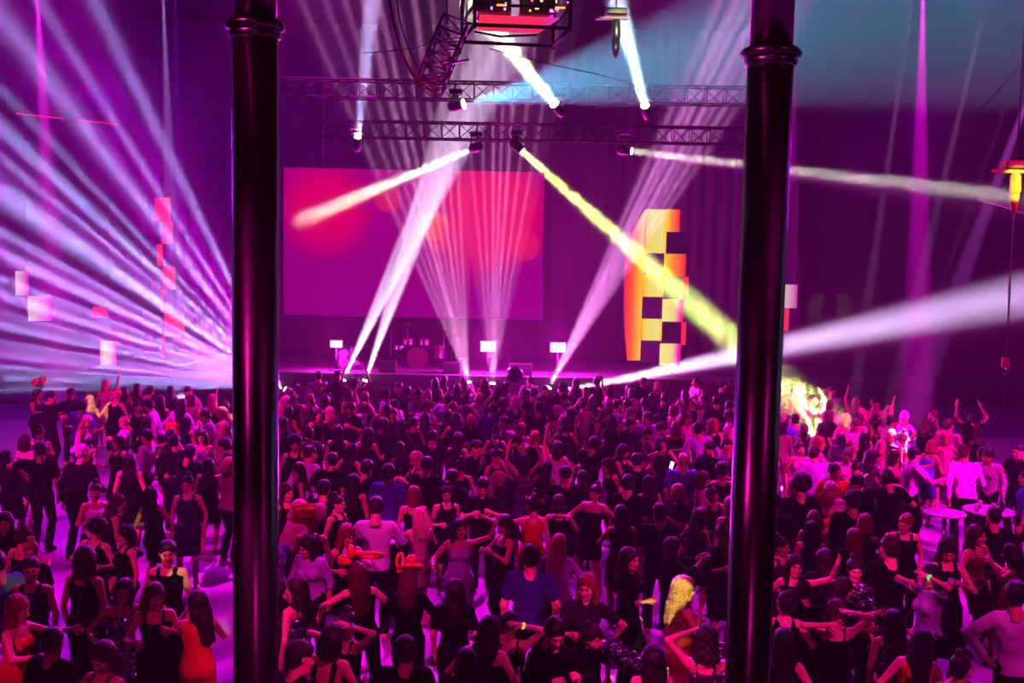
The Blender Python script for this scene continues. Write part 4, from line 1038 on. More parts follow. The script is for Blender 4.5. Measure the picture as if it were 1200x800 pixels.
PEOPLE = []
def person(px, py, pose, sex, outfit, hair, hcol, tcol, yaw, label=None, bcol='k', skin='light', mirror=False, scale=None, shoes=False, group=None, headz=None, mood=None):
    sc = scale or RNG.uniform(.97, 1.04) * (.955 if sex == 'f' else 1.02)
    b, me = get_body(pose, sex)
    hz = float(b.hc[2]) * sc
    p = on_z(px, py, hz)
    mx = -1 if mirror else 1
    Rz = Matrix.Rotation(math.radians(yaw), 4, 'Z')
    off = Rz @ Vector((mx * float(b.hc[0]) * sc, float(b.hc[1]) * sc, 0))
    loc = Vector((p.x - off.x, p.y - off.y, 0))
    root = link_obj('person', me, [SKIN[skin], FEAT['eye'], FEAT['lip']])
    root.matrix_world = Matrix.Translation(loc) @ Rz @ Matrix.Diagonal((mx * sc, sc, sc, 1))
    root['category'] = 'person'
    tk, dl, lo = OUT[outfit]
    tm = CLOTH[tcol]
    o = link_obj('dress' if dl is not None else GNAME[tk], get_part(pose, sex, 'top', tk, dl), [tm], root)
    if lo: link_obj(lo, get_part(pose, sex, 'bottom', lo), [CLOTH[bcol]], root)
    hm = Matrix.Translation(Vector(b.hc.tolist())) @ Matrix(b.HR.tolist()).to_4x4()
    if hair != 'bald': link_obj('hair', get_hair(hair), [HAIR[hcol]], root, hm @ Matrix.Scale(1.04 if sex == 'm' else 1.0, 4))
    if shoes:
        for i in (0, 1): link_obj('shoe', get_part(pose, sex, 'shoe', i), [CLOTH['k']], root)
    root['_b'] = 0
    del root['_b']
    PEOPLE.append(dict(o=root, px=px, py=py, pose=pose, sex=sex, outfit=outfit, hair=hair, hcol=hcol, tcol=tcol, bcol=bcol, yaw=yaw, label=label, mirror=mirror, loc=loc, b=b, hm=hm, sc=sc))
    return root
# ------------------------------------------------------------------ who stands where
P = person
H_ = []
def hero(*a, **k):
    o = P(*a, **k); return PEOPLE[-1]
# --- left side
h_heart = hero(44, 462, 'reach', 'f', 'td', 'long', 'k', 'k', 75, 'woman with red heart headband reaching one arm out to the right')
hero(60, 466, 'reach', 'm', 'sh', 'short', 'k', 'k', 80, 'man in black facing right behind the woman with the heart headband')
hero(97, 476, 'sway', 'm', 'te', 'quiff', 'k', 'b', 178, 'dark haired man in blue tshirt seen from behind at far left')
hero(102, 494, 'talk', 'f', 'ct', 'long', 'b', 'w', 88, 'blonde woman in a white top in profile, before the man in blue')
hero(111, 470, 'stand', 'f', 'td', 'curly', 'b', 'g', 200, 'woman with curly fair hair under yellow light, left crowd')
hero(131, 463, 'sway', 'f', 'td2', 'bun', 'b', 'k', 182, 'tall woman with blonde bun and black pinafore seen from behind', scale=1.05)
hero(124, 451, 'stand', 'f', 'cd', 'bob', 'b', 'p', 10, 'fair haired woman in pink half hidden behind the pinafore woman')
h_left = hero(46, 527, 'side', 'm', 'te', 'short', 'k', 'k', 178, 'broad man in black seen from behind, full length on open floor', shoes=True, scale=1.06)
hero(47, 508, 'phone', 'f', 'td', 'bun', 'k', 'k', 10, 'dark haired woman facing the camera behind the broad man in black')
hero(30, 517, 'stand', 'f', 'sd', 'bob', 'd', 'k', 150, 'bare shouldered woman hidden behind the broad man in black')
hero(10, 536, 'low', 'f', 'td', 'straight', 'k', 'k', 172, 'woman in black dress with long black hair at the left edge', shoes=True)
hero(98, 531, 'talk', 'm', 'sh', 'crop', 'g', 'k', 165, 'grey haired man in black shirt stooping, seen from behind', shoes=True, scale=1.08)
hero(143, 518, 'hold', 'f', 'td', 'bob', 'd', 'k', -30, 'woman in short black dress with bare legs, face lit red', shoes=True)
hero(112, 576, 'hip', 'f', 'ct', 'bun', 'd', 'w', 40, 'smiling woman in white strap top glancing up to the right')
hero(139, 590, 'talk', 'f', 'td', 'wavy', 'm', 'c', 120, 'woman whose wavy brown hair is caught by sharp yellow light')
hero(114, 620, 'sway', 'f', 'td', 'afro', 'k', 'k', 182, 'woman with big black curls and yellow rim light, back turned')
hero(151, 494, 'phone', 'f', 'tt', 'crop', 'b', 'w', -60, 'woman with cropped fair hair in a white tshirt looking down')
hero(175, 475, 'talk', 'm', 'sh', 'quiff', 'k', 'w', -80, 'dark haired man in white shirt facing left, left crowd')
hero(163, 477, 'stand', 'f', 'td', 'bun', 'k', 'k', 30, 'woman with black bun next to the dark haired man in white')
hero(188, 470, 'stand', 'f', 'cd', 'straight', 'd', 'p', 175, 'woman in pink with straight dark hair, behind the red handbag')
h_bag = hero(209, 474, 'sway', 'f', 'bl', 'long', 'k', 'w', 188, 'woman in loose white blouse carrying a red shoulder bag', scale=1.05)
hero(247, 468, 'stand', 'f', 'td', 'long', 'b', 'k', 170, 'blonde woman with long hair nearest the left column, far row')
hero(240, 487, 'talk', 'm', 'te', 'crop', 'd', 'g', -70, 'man with cropped hair and pink lit face looking left')
hero(259, 484, 'hug', 'f', 'cd', 'wavy', 'b', 'k', -100, 'woman with loose blonde waves just left of the first column')
hero(264, 476, 'up', 'f', 'cd', 'long', 'd', 'k', 180, 'woman raising one arm into the yellow light by the column')
hero(237, 512, 'hold', 'f', 'ct', 'long', 'k', 'g', 10, 'woman with dark fringe in grey holding a drink, facing camera')
hero(263, 522, 'talk', 'm', 'jk', 'short', 'k', 'k', -85, 'man in dark suit facing left beside the first column')
hero(178, 510, 'hold', 'm', 'sh', 'short', 'k', 'w', -100, 'dark haired man in white shirt facing left, middle of left crowd')
hero(167, 496, 'sway', 'f', 'td', 'wavy', 'k', 'k', 150, 'woman with black wavy hair between two men in white')
hero(189, 512, 'phone', 'f', 'td', 'bob', 'd', 'm', 20, 'woman in maroon with brown bob looking at her hands')
hero(205, 518, 'talk', 'm', 'sh', 'short', 'k', 'c', 200, 'man in charcoal shirt in the shadow left of the column')
hero(152, 540, 'stand', 'f', 'td', 'long', 'k', 'k', 180, 'woman in black with long black hair near bare legged dancer', shoes=True)
hero(6, 612, 'stand', 'f', 'tt', 'bob', 'k', 'k', 0, 'dim faced woman in black at the far left edge')
hero(28, 628, 'hold', 'f', 'cd', 'bun', 'd', 'k', 170, 'woman with bare arms and dark bun in deep shadow at left')
hero(4, 662, 'dance', 'm', 'te', 'quiff', 'k', 'b', -150, 'man in cyan tshirt cut by the left edge')
hero(36, 647, 'stand', 'f', 'tt', 'bun', 'a', 'k', 0, 'red haired woman hidden behind the short haired woman in black tank')
hero(40, 665, 'stand', 'f', 'ta', 'crop', 'd', 'k', 5, 'short haired woman in black tank facing camera, yellow rim light', scale=1.02)
hero(90, 655, 'stand', 'f', 'td2', 'bob', 'd', 'k', 165, 'heavy set woman in long black dress with red lit cheek', scale=1.08)
hero(147, 627, 'hold', 'f', 'ta', 'bob', 'k', 'k', -45, 'woman in black tank with bent arm looking down left')
hero(196, 648, 'stand', 'f', 'ta', 'short', 'k', 'k', 5, 'short haired woman in black tank facing camera, arm hanging', scale=1.05)
hero(158, 696, 'dance', 'f', 'cd', 'long', 'k', 's', 20, 'woman in black sequinned dress with raised bent elbow')
hero(183, 698, 'hug', 'f', 'cd', 'long', 'm', 'k', 15, 'brown haired woman in black hugging her neighbour')
hero(214, 702, 'hug', 'f', 'td', 'straight', 'd', 'o', 195, 'woman in orange dress with very long dark hair, back turned')
hero(22, 715, 'reach', 'f', 'cd', 'curly', 'a', 'o', 80, 'woman in orange straps with big auburn curls reaching right')
hero(62, 752, 'stand', 'm', 'te', 'short', 'k', 'k', 160, 'man in black tshirt in deepest shadow, bottom left')
hero(120, 770, 'phone', 'f', 'td', 'long', 'd', 'm', -20, 'woman in maroon dress at the bottom, mostly in shadow')
# --- centre, near
h_pat = hero(331, 626, 'hold', 'm', 'te', 'bald', 'k', 'F', 40, 'bald man with glasses in patterned shirt next to the near column')
h_laugh = hero(396, 627, 'hug', 'f', 'td', 'curly', 'a', 'k', 20, 'laughing woman with curly auburn hair in black, arms forward')
hero(374, 615, 'stand', 'f', 'td', 'short', 'd', 'k', 0, 'woman in an orange pleated hat with a bright pink band')
hero(358, 637, 'talk', 'f', 'bl', 'wavy', 'k', 'l', -20, 'woman in lilac with dark waves beside the laughing woman')
h_shirt = hero(433, 598, 'phone', 'm', 'sh', 'quiff', 'k', 'w', 182, 'man in white shirt and dark quiff standing at the black table', scale=1.08)
h_hat1 = hero(420, 672, 'low', 'f', 'tk', 'straight', 'm', 'k', 180, 'woman under an orange balloon hat in black tank top, back turned')
h_hat2 = hero(478, 678, 'phone', 'f', 'bl', 'long', 'm', 'k', 180, 'woman under a smaller orange balloon hat in black lace top')
hero(347, 690, 'stand', 'f', 'cd', 'long', 'd', 's', -120, 'woman in sequinned black dress with long bare arm by the column')
hero(388, 748, 'sway', 'f', 'ld', 'bob', 'k', 'k', 180, 'woman with black bob and low backed black top, bottom centre left', scale=1.02)
h_band = hero(406, 732, 'hair', 'f', 'ct', 'bun', 'd', 'k', -30, 'woman with blue wristband facing the woman in low backed top')
hero(539, 619, 'wave', 'f', 'gd', 'straight', 'k', 'l', 5, 'woman in long lilac gown with very long black hair')
hero(591, 615, 'phone', 'f', 'ct', 'long', 'k', 'k', -60, 'dark haired woman in black camisole playing with her hands')
h_red = hero(624, 592, 'side', 'f', 'td', 'bun', 'k', 'r', 182, 'woman in tight red dress with one arm stretched sideways')
hero(655, 638, 'phone', 'f', 'bl', 'straight', 'b', 'l', 160, 'woman in lilac blouse with straight blonde hair, back turned')
hero(621, 653, 'stand', 'm', 'te', 'short', 'k', 'n', 175, 'man in navy tshirt with short black hair, back turned', scale=1.08)
hero(703, 578, 'low', 'f', 'sd', 'bun', 'd', 'k', -25, 'woman in strapless black dress with arms spread low')
hero(613, 540, 'up2', 'f', 'cd', 'wavy', 'k', 'S', 180, 'dancer in silver sequins with both arms raised')
hero(654, 524, 'up', 'f', 'ct', 'long', 'd', 'w', 170, 'woman in white halter top with brown hair, one arm raised')
hero(730, 529, 'hug', 'f', 'td', 'long', 'd', 'k', 60, 'woman with long dark hair folding her arms round a friend')
hero(683, 560, 'stand', 'f', 'td', 'straight', 'k', 'k', 180, 'woman in black right behind the dancer in strapless dress')
hero(731, 566, 'stand', 'm', 'te', 'short', 'k', 'k', 150, 'man in black behind the shoulder of the strapless dancer', scale=1.06)
hero(738, 655, 'hold', 'f', 'bs', 'straight', 'd', 'k', 65, 'woman in black blouse with sleek dark hair looking right')
h_hips = hero(690, 688, 'hip', 'f', 'tg', 'long', 'a', 'c', 0, 'woman with long auburn hair looking down, elbow pushed out', scale=1.03)
hero(777, 692, 'hold', 'f', 'td2', 'wavy', 'b', 'm', 110, 'woman whose blonde hair and shoulder glare in yellow light', scale=1.02)
hero(790, 641, 'clap', 'f', 'bl', 'long', 'd', 'k', 75, 'woman in black sleeves clapping her hands above her face')
h_neck = hero(846, 628, 'phone', 'f', 'bs', 'bun', 'd', 'k', 15, 'smiling woman with a necklace at the second column')
hero(794, 577, 'phone', 'm', 'te', 'bald', 'k', 'k', -60, 'bald man in black with brightly lit pink head')
hero(856, 592, 'stand', 'f', 'td', 'bob', 'b', 'm', 190, 'woman with fair bob seen from behind near the second column')
hero(718, 744, 'bend', 'f', 'bl', 'bun', 'd', 's', -60, 'woman bending over in sequinned top and blue jeans', bcol='j')
hero(828, 752, 'hair', 'f', 'cd', 'curly', 'd', 'f', 170, 'curly haired woman in spotted dress with a hand on her head')
hero(570, 742, 'sway', 'f', 'ss', 'long', 'd', 'k', 180, 'woman with bare back and brown hair in strapless black', scale=1.02)
hero(597, 733, 'hair', 'f', 'ct', 'long', 'k', 'k', -10, 'dark haired woman in black facing the bare backed woman')
hero(533, 692, 'stand', 'f', 'tt', 'long', 'k', 'k', 178, 'woman in black tshirt with long black hair, dim, back turned')
hero(545, 770, 'stand', 'f', 'tt', 'bob', 'k', 'k', 170, 'woman in black with dark bob at the very bottom')
hero(650, 742, 'phone', 'm', 'sh', 'short', 'k', 'k', 20, 'man in black shirt half hidden below the auburn haired woman')
hero(480, 762, 'stand', 'm', 'te', 'short', 'k', 'k', 180, 'man in black tshirt in the dark bottom centre')
hero(352, 771, 'talk', 'm', 'te', 'short', 'd', 'k', 150, 'man in black crouched low beside the first column')
hero(765, 772, 'stand', 'f', 'td', 'long', 'k', 'k', 180, 'woman in black with long black hair at the bottom right centre')
# --- centre, middle distance
hero(345, 520, 'stand', 'f', 'td', 'afro', 'k', 'k', 5, 'woman with a big black afro close to the first column', scale=1.03)
hero(364, 532, 'talk', 'm', 'sh', 'short', 'k', 'w', 150, 'man whose white shirt glows magenta, beside the first column')
hero(349, 552, 'stand', 'f', 'td', 'long', 'k', 'k', -70, 'woman in profile with a mass of black hair, lower left centre')
hero(337, 577, 'stand', 'f', 'td', 'bob', 'd', 'k', 35, 'woman with brown bob in dim profile beside the near column')
hero(352, 597, 'talk', 'f', 'bl', 'bob', 'b', 'p', 120, 'blonde woman in pink blouse before the orange hat')
hero(395, 590, 'stand', 'f', 'td', 'bun', 'k', 'k', 60, 'dark haired woman looking right above the orange hat')
hero(399, 506, 'stand', 'f', 'tk', 'straight', 'k', 'k', 178, 'slender woman in black tank with very long hair, back turned')
hero(425, 508, 'sway', 'f', 'ct', 'long', 'k', 'k', 185, 'woman in cropped black top showing bare arms, back turned')
hero(455, 554, 'stand', 'm', 'te', 'short', 'k', 'b', 165, 'dark skinned man in a blue tshirt, back turned', skin='dark', scale=1.06)
hero(487, 538, 'phone', 'f', 'td', 'long', 'b', 'k', -65, 'blonde woman in profile glancing down at her phone')
hero(499, 578, 'stand', 'f', 'cd', 'bob', 'a', 'k', 180, 'woman with round auburn bob, back turned, mid centre')
hero(491, 606, 'phone', 'f', 'cd', 'long', 'b', 'p', -160, 'woman in pink with pale blonde hair near the black table')
hero(521, 580, 'hold', 'f', 'td', 'bun', 'k', 'k', 15, 'woman with lilac lit face in the dark middle of the crowd')
hero(561, 526, 'talk', 'm', 'jk', 'short', 'k', 'k', 70, 'man in black jacket with short hair facing right, mid centre')
hero(541, 545, 'stand', 'f', 'td', 'bun', 'd', 'k', 180, 'woman with low bun next to the man in black jacket')
hero(555, 571, 'phone', 'm', 'te', 'short', 'k', 'k', 0, 'man in black, red lit face looking down, mid centre')
hero(583, 562, 'bend', 'f', 'bl', 'bob', 'b', 'w', 60, 'woman in white blouse stooping towards the silver dancer')
hero(801, 540, 'stand', 'm', 'te', 'bald', 'k', 'b', 175, 'bald man in blue tshirt standing in the violet shaft', scale=1.05)
hero(832, 524, 'hold', 'm', 'te', 'cap', 'k', 'k', -60, 'man in dark cap in profile near the second column')
hero(851, 524, 'talk', 'm', 'te', 'crop', 'd', 'g', 80, 'man with pink lit profile nearest the second column')
hero(775, 518, 'sway', 'f', 'td', 'long', 'k', 'k', -20, 'woman with black hair holding a glowing phone')
hero(846, 552, 'stand', 'f', 'td', 'afro', 'k', 'k', 180, 'woman with round black afro beside the second column')
# --- right side
hero(922, 454, 'stand', 'm', 'te', 'short', 'd', 'p', 0, 'tall pink lit man right past the second column, far row')
hero(931, 492, 'stand', 'm', 'te', 'short', 'k', 'b', 178, 'man in pale blue tshirt with black hair past the column')
hero(960, 502, 'stand', 'f', 'td', 'straight', 'k', 'k', 178, 'woman with very long black hair before the yellow lit group')
hero(942, 474, 'up', 'f', 'cd', 'bob', 'b', 'y', 180, 'yellow lit woman raising one arm past the second column')
hero(955, 474, 'up2', 'm', 'te', 'short', 'd', 'y', 200, 'yellow lit man with both arms up past the column')
hero(990, 492, 'hold', 'f', 'cd', 'curly', 'b', 'y', -20, 'woman lit bright yellow in the middle of the right crowd')
hero(981, 460, 'stand', 'm', 'sh', 'crop', 'd', 'w', 0, 'man in white shirt towering over the right back row', scale=1.06)
hero(1001, 470, 'up', 'f', 'cd', 'bob', 'b', 'p', 150, 'woman waving a hand high over the right back row')
hero(1027, 474, 'stand', 'm', 'te', 'crop', 'd', 'p', 20, 'bare armed man in pink at the right back row', scale=1.03)
hero(1011, 514, 'stand', 'f', 'td', 'straight', 'k', 'k', 180, 'woman with black hair to the waist, right crowd centre')
hero(1018, 534, 'sway', 'f', 'bl', 'long', 'k', 'S', 170, 'woman in glittering top with black hair, right crowd')
h_drink = hero(1094, 480, 'hold', 'm', 'ta', 'short', 'd', 'k', 85, 'man in black tank drinking, outlined against the dark wall')
h_up = hero(1139, 489, 'up2', 'm', 'te', 'short', 'd', 'k', 185, 'man in black with both hands high by the dark wall')
hero(1059, 488, 'up', 'f', 'td', 'bob', 'b', 'p', 160, 'woman in pink dancing with an arm raised, right crowd')
hero(1072, 533, 'reach', 'm', 'te', 'short', 'k', 'w', 100, 'dark haired man in white tshirt reaching to the right', shoes=True, scale=1.05)
hero(1094, 523, 'talk', 'f', 'cd', 'bob', 'a', 'b', 120, 'woman in blue with pink lit hair behind the white tshirt man')
h_white = hero(1129, 531, 'talk', 'm', 'sh', 'short', 'm', 'w', 172, 'man in untucked white shirt leaning at the tall table', shoes=True, scale=1.1)
hero(1151, 531, 'reach', 'f', 'tk', 'straight', 'd', 'k', -150, 'woman with orange lit arm lowered to the crowded table')
hero(1166, 535, 'talk', 'm', 'sh', 'short', 'd', 'w', -30, 'man in white shirt behind the crowded table')
hero(1186, 529, 'hold', 'm', 'te', 'crop', 'k', 'k', -60, 'man in plain black tshirt facing left at the right edge')
hero(1199, 560, 'stand', 'm', 'te', 'short', 'k', 'b', -120, 'man in blue cut off by the right edge')
hero(1040, 560, 'dance', 'm', 'te', 'short', 'k', 'k', 170, 'man in black dancing on the open bright floor', shoes=True)
hero(940, 569, 'stand', 'm', 'te', 'afro', 'k', 'k', 175, 'big man with bushy black hair past the second column', scale=1.1)
hero(955, 532, 'talk', 'm', 'te', 'short', 'k', 'l', 165, 'man in lilac tshirt leaning, just past the second column')
hero(977, 574, 'stand', 'f', 'bl', 'bob', 'p', 'p', 0, 'woman wearing a pink head scarf in the right crowd')
hero(978, 553, 'stand', 'm', 'te', 'cap', 'k', 'r', 10, 'man in red with a cap behind the pink scarf')
hero(1000, 566, 'talk', 'm', 'jk', 'short', 'k', 'k', -60, 'man in dark jacket with pink profile, right crowd')
hero(1015, 586, 'stand', 'm', 'jk', 'short', 'k', 'k', 178, 'tall man in black suit with his back turned, right crowd', scale=1.1)
hero(1040, 645, 'stand', 'm', 'jk', 'short', 'd', 'k', 180, 'broad man in black jacket in front of the small table', scale=1.1)
hero(1060, 613, 'talk', 'f', 'ta', 'short', 'a', 'k', -20, 'woman with short red hair and bare shoulder in black tank')
h_cup = hero(1111, 645, 'phone', 'f', 'td2', 'curly', 'd', 'k', -10, 'woman in long black dress holding a clear cup', shoes=True, scale=1.02)
hero(1164, 605, 'stand', 'm', 'te', 'short', 'k', 'k', 170, 'dark haired man right in front of the crowded table')
hero(1147, 628, 'sway', 'f', 'cd', 'long', 'd', 'm', 40, 'woman in maroon straps with orange lit shoulder', shoes=True)
hero(1181, 648, 'dance', 'f', 'cd', 'wavy', 'k', 'o', -130, 'woman in orange dress dancing at the right edge', shoes=True)
h_wave = hero(932, 663, 'wave', 'f', 'td', 'long', 'd', 'k', -15, 'smiling woman with open hand raised past the column')
hero(1008, 668, 'stand', 'f', 'bl', 'bun', 'k', 's', -15, 'woman with tight bun and glittering dark sleeve')
hero(989, 690, 'hug', 'f', 'tt', 'wavy', 'd', 'k', 60, 'woman with dark waves and bright pink cheek')
hero(985, 717, 'hair', 'f', 'cd', 'wavy', 'm', 'k', -10, 'woman in black with both hands in her hair')
hero(1083, 674, 'hair', 'f', 'bl', 'wavy', 'k', 'l', -75, 'woman in lilac sleeves drinking, face in profile')
hero(1036, 727, 'stand', 'f', 'td', 'long', 'k', 'f', 180, 'woman in spotted dress with long black hair, back turned')
hero(1078, 752, 'sway', 'f', 'td', 'straight', 'k', 'o', 185, 'woman in orange with straight black hair, bottom right')
hero(919, 752, 'wave', 'f', 'td', 'straight', 'k', 'k', 150, 'woman with long black hair stretching an arm up right')
hero(1126, 783, 'reach', 'f', 'cd', 'bun', 'k', 'm', 130, 'dark haired woman reaching towards the man in patterned shirt')
hero(1190, 698, 'hip', 'm', 'sh', 'quiff', 'k', 'w', 170, 'man in crumpled pale shirt with rolled sleeves at bottom right', scale=1.08)
hero(925, 705, 'up', 'f', 'td', 'bun', 'd', 'k', 180, 'woman lifting one bare arm beside the second column')
hero(975, 608, 'stand', 'f', 'cd', 'long', 'a', 'p', 150, 'auburn haired woman in pink, middle of the right crowd')
hero(990, 628, 'stand', 'f', 'tt', 'straight', 'a', 'k', 180, 'woman with orange lit straight hair, back turned, right crowd')
hero(955, 622, 'stand', 'f', 'td', 'wavy', 'k', 'k', 170, 'woman in black with flower in dark hair past the column')

# --- far rows (pixels are head centres), one line each
FAR = '''374,441,stand,m,sh,short,d,w,-160 395,440,stand,m,te,short,d,c,20 416,448,up2,m,te,short,k,c,180 347,456,hair,f,cd,bun,d,k,180 347,467,stand,f,cd,bun,m,k,10
361,466,stand,f,td,long,m,p,170 381,469,stand,f,td,long,d,k,178 343,482,stand,f,sd,long,k,p,180 363,483,stand,f,cd,long,d,k,160 374,486,talk,f,td,long,k,k,60
391,484,stand,f,td,long,b,k,180 406,478,phone,m,te,short,k,k,-20 427,478,talk,f,tt,bob,m,w,80 430,490,stand,f,td,straight,k,k,178 446,461,stand,m,te,short,k,g,95
452,481,sway,f,td,long,k,k,-30 441,496,stand,f,cd,bob,d,s,150 467,454,stand,m,te,short,d,c,10 477,459,stand,m,sh,short,k,c,178 465,475,talk,m,te,short,k,w,-90
461,486,hold,m,te,cap,k,k,-10 464,501,phone,f,td,wavy,k,k,160 484,495,stand,f,td,bun,k,k,175 495,476,stand,f,tt,curly,m,w,30 502,490,stand,f,td,straight,k,k,170
510,448,stand,f,cd,long,d,c,182 520,446,stand,f,td,long,d,c,150 524,467,stand,m,te,short,k,l,178 520,487,stand,f,td,straight,k,k,180 534,490,stand,f,td,long,k,k,185
535,478,stand,f,td,bob,a,p,178 545,481,talk,m,te,short,k,w,-10 552,493,stand,m,te,bald,k,k,10 543,446,stand,f,cd,long,m,c,180 536,455,stand,f,td,long,d,c,160
568,448,stand,f,td,long,d,c,180 560,467,stand,f,cd,bob,b,l,40 574,479,talk,m,sh,short,k,n,150 583,457,stand,f,td,long,d,c,190 593,453,stand,f,td,long,m,p,140
590,473,hold,m,te,short,k,k,80 592,496,stand,m,sh,short,k,w,-40 583,507,phone,f,td,bun,k,k,-10 596,487,stand,f,td,bob,d,m,160 607,502,stand,f,cd,bun,a,p,20
621,446,stand,m,sh,short,k,w,180 617,461,talk,f,bl,bob,m,p,150 624,462,stand,m,te,short,k,k,178 640,469,stand,m,te,short,k,c,10 631,478,stand,m,jk,short,k,k,180
626,512,stand,f,td,bob,a,k,170 647,493,stand,f,td,bun,k,k,60 658,468,hold,m,te,quiff,k,p,-20 666,476,stand,f,cd,bun,m,l,30 641,458,stand,m,te,crop,d,c,0
658,455,stand,m,te,short,d,c,150 663,497,stand,f,td,curly,k,k,175 674,486,stand,f,td,curly,d,k,120 687,459,stand,f,cd,long,a,p,180 695,469,stand,f,td,straight,k,c,182
682,475,stand,f,cd,bun,d,p,178 690,502,stand,f,cd,straight,m,p,178 717,458,up,f,sd,curly,k,w,-60 734,457,stand,f,cd,long,m,p,180 743,461,stand,f,td,bob,d,p,170
725,475,stand,m,te,short,k,g,90 735,474,talk,f,td,bun,k,k,-90 718,494,stand,f,td,wavy,k,k,178 738,496,talk,m,jk,short,k,k,60 741,483,stand,f,cd,wavy,m,p,178
754,474,stand,m,te,short,k,k,180 762,466,reach,f,cd,long,d,p,150 758,490,talk,m,sh,crop,d,l,-20 771,491,stand,f,td,straight,k,k,180 764,511,stand,f,td,bun,d,m,60
790,480,stand,f,cd,bob,m,p,120 777,505,hold,m,te,cap,k,c,80 816,448,sway,m,sh,short,d,w,-90 825,467,hair,f,cd,bun,m,p,180 842,470,stand,m,jk,short,k,n,178
853,475,stand,m,te,short,k,c,150 853,487,reach,f,cd,bun,d,p,-90 818,503,stand,m,sh,short,k,l,180 836,497,stand,f,td,bob,a,k,160 803,491,stand,f,td,long,d,p,20
792,501,stand,f,td,bob,m,c,170 803,462,stand,f,cd,long,m,p,170 779,466,stand,m,te,short,d,c,150 867,470,stand,f,td,long,d,k,180 705,488,talk,f,td,bob,d,k,60
334,470,stand,f,cd,long,b,p,150 332,497,stand,m,te,short,k,k,170 411,463,stand,f,cd,bob,d,c,150 432,464,up,f,td,long,a,c,170 456,497,stand,m,te,short,d,c,160
490,462,stand,m,te,short,d,g,40 501,463,stand,f,cd,long,b,c,170 548,466,sway,f,td,bob,d,p,150 605,470,stand,f,td,long,b,c,180 603,518,phone,m,te,short,k,k,-80
700,447,stand,m,te,short,d,c,180 676,448,stand,f,td,long,m,c,150 770,452,stand,f,td,bob,b,c,160 756,448,stand,m,te,short,k,c,20 847,451,stand,m,te,short,d,c,150
376,509,stand,f,td,bun,d,k,170 412,528,stand,f,td,long,k,k,175 388,540,stand,m,te,short,k,k,160 470,525,stand,f,td,long,k,k,190 512,512,stand,m,te,short,k,k,170
530,515,stand,f,td,long,d,k,160 500,545,stand,m,jk,short,k,k,170 575,535,stand,f,td,bun,k,c,20 640,548,sway,f,td,long,k,k,160 663,556,stand,m,te,short,k,k,180
700,520,stand,m,te,short,k,k,160 712,545,talk,f,td,bob,d,k,-60 748,540,stand,m,te,short,k,k,170 760,566,stand,f,td,long,k,k,180 822,560,stand,f,cd,bob,m,p,100
835,580,sway,f,td,bun,k,c,20 765,600,stand,m,te,short,k,k,180 735,604,stand,f,td,long,k,k,175 655,590,stand,f,td,bob,k,k,170 530,560,stand,m,te,short,k,k,165
380,575,stand,m,te,short,k,k,175 415,565,stand,f,td,long,k,k,180 430,548,stand,m,te,short,k,k,160
820,605,sway,f,td,long,d,c,150
921,476,talk,f,cd,bob,m,p,40 934,466,stand,f,cd,bob,b,y,20 971,476,stand,m,te,short,m,p,150 966,462,stand,f,cd,long,b,p,180 1009,485,stand,f,cd,bob,b,p,-40
1018,474,stand,f,td,long,k,k,180 1036,480,stand,f,cd,long,b,p,160 1045,495,hug,m,te,short,d,p,100 975,487,stand,f,cd,wavy,m,p,150 1005,500,stand,m,te,crop,m,p,30
917,500,stand,f,cd,bob,d,p,150 918,525,stand,f,cd,bun,m,p,20 934,524,stand,f,cd,bun,d,p,0 961,522,hold,f,cd,bob,a,p,60 974,530,stand,f,td,curly,k,k,170
994,534,talk,m,te,crop,d,p,-20 1032,523,stand,f,cd,bob,b,p,150 1045,510,dance,f,cd,wavy,b,p,120 1003,550,stand,f,td,bun,d,k,-60 985,517,stand,f,td,long,k,k,150
1112,498,stand,m,te,crop,m,p,150 1106,512,stand,f,cd,bob,b,p,170 1145,507,stand,f,td,bun,m,k,180 1045,535,sway,f,cd,bob,m,p,60 1056,512,side,f,cd,bun,b,r,-120
1083,497,stand,f,td,long,m,c,170 1028,498,stand,f,td,bun,d,r,100 950,505,stand,f,cd,bob,m,p,120 990,472,sway,f,cd,long,m,p,150 949,456,stand,m,te,short,d,p,170
915,590,stand,m,te,short,k,k,170 925,620,stand,f,td,long,k,k,160 960,590,stand,f,cd,bun,a,r,60 1008,612,stand,f,td,bob,a,c,170 
945,700,stand,f,tt,bun,k,k,175 915,640,stand,f,td,bun,d,c,40 965,655,stand,f,tg,long,d,c,170 
83,462,stand,m,te,short,d,c,40 148,459,up,f,cd,long,m,c,180 160,456,stand,f,cd,long,m,p,170 176,459,stand,m,te,short,d,c,150 200,458,stand,f,td,long,k,c,180
222,460,stand,m,te,short,d,p,20 232,468,stand,f,cd,bob,m,p,150 219,495,stand,f,td,long,d,k,160  
222,530,stand,m,te,short,k,k,180 245,545,stand,f,td,long,k,k,170 
217,568,stand,f,td,bun,k,c,20 180,580,stand,f,td,long,k,k,170  
 262,500,stand,f,cd,long,b,p,175
268,545,stand,f,bl,bob,b,p,150'''
for row in FAR.split():
    x, y, po, sx, ou, ha, hc, tc_, yw = row.split(',')
    if po == 'stand':
        po = ('stand', 'sway', 'hold', 'talk', 'phone', 'stand')[int(RNG.integers(0, 6))]
    person(float(x), float(y), po, sx, ou, ha, hc, tc_, float(yw) + RNG.uniform(-14, 14), mirror=bool(RNG.integers(0, 2)), skin=['light', 'light', 'light', 'tan', 'tan', 'dark'][int(RNG.integers(0, 6))])

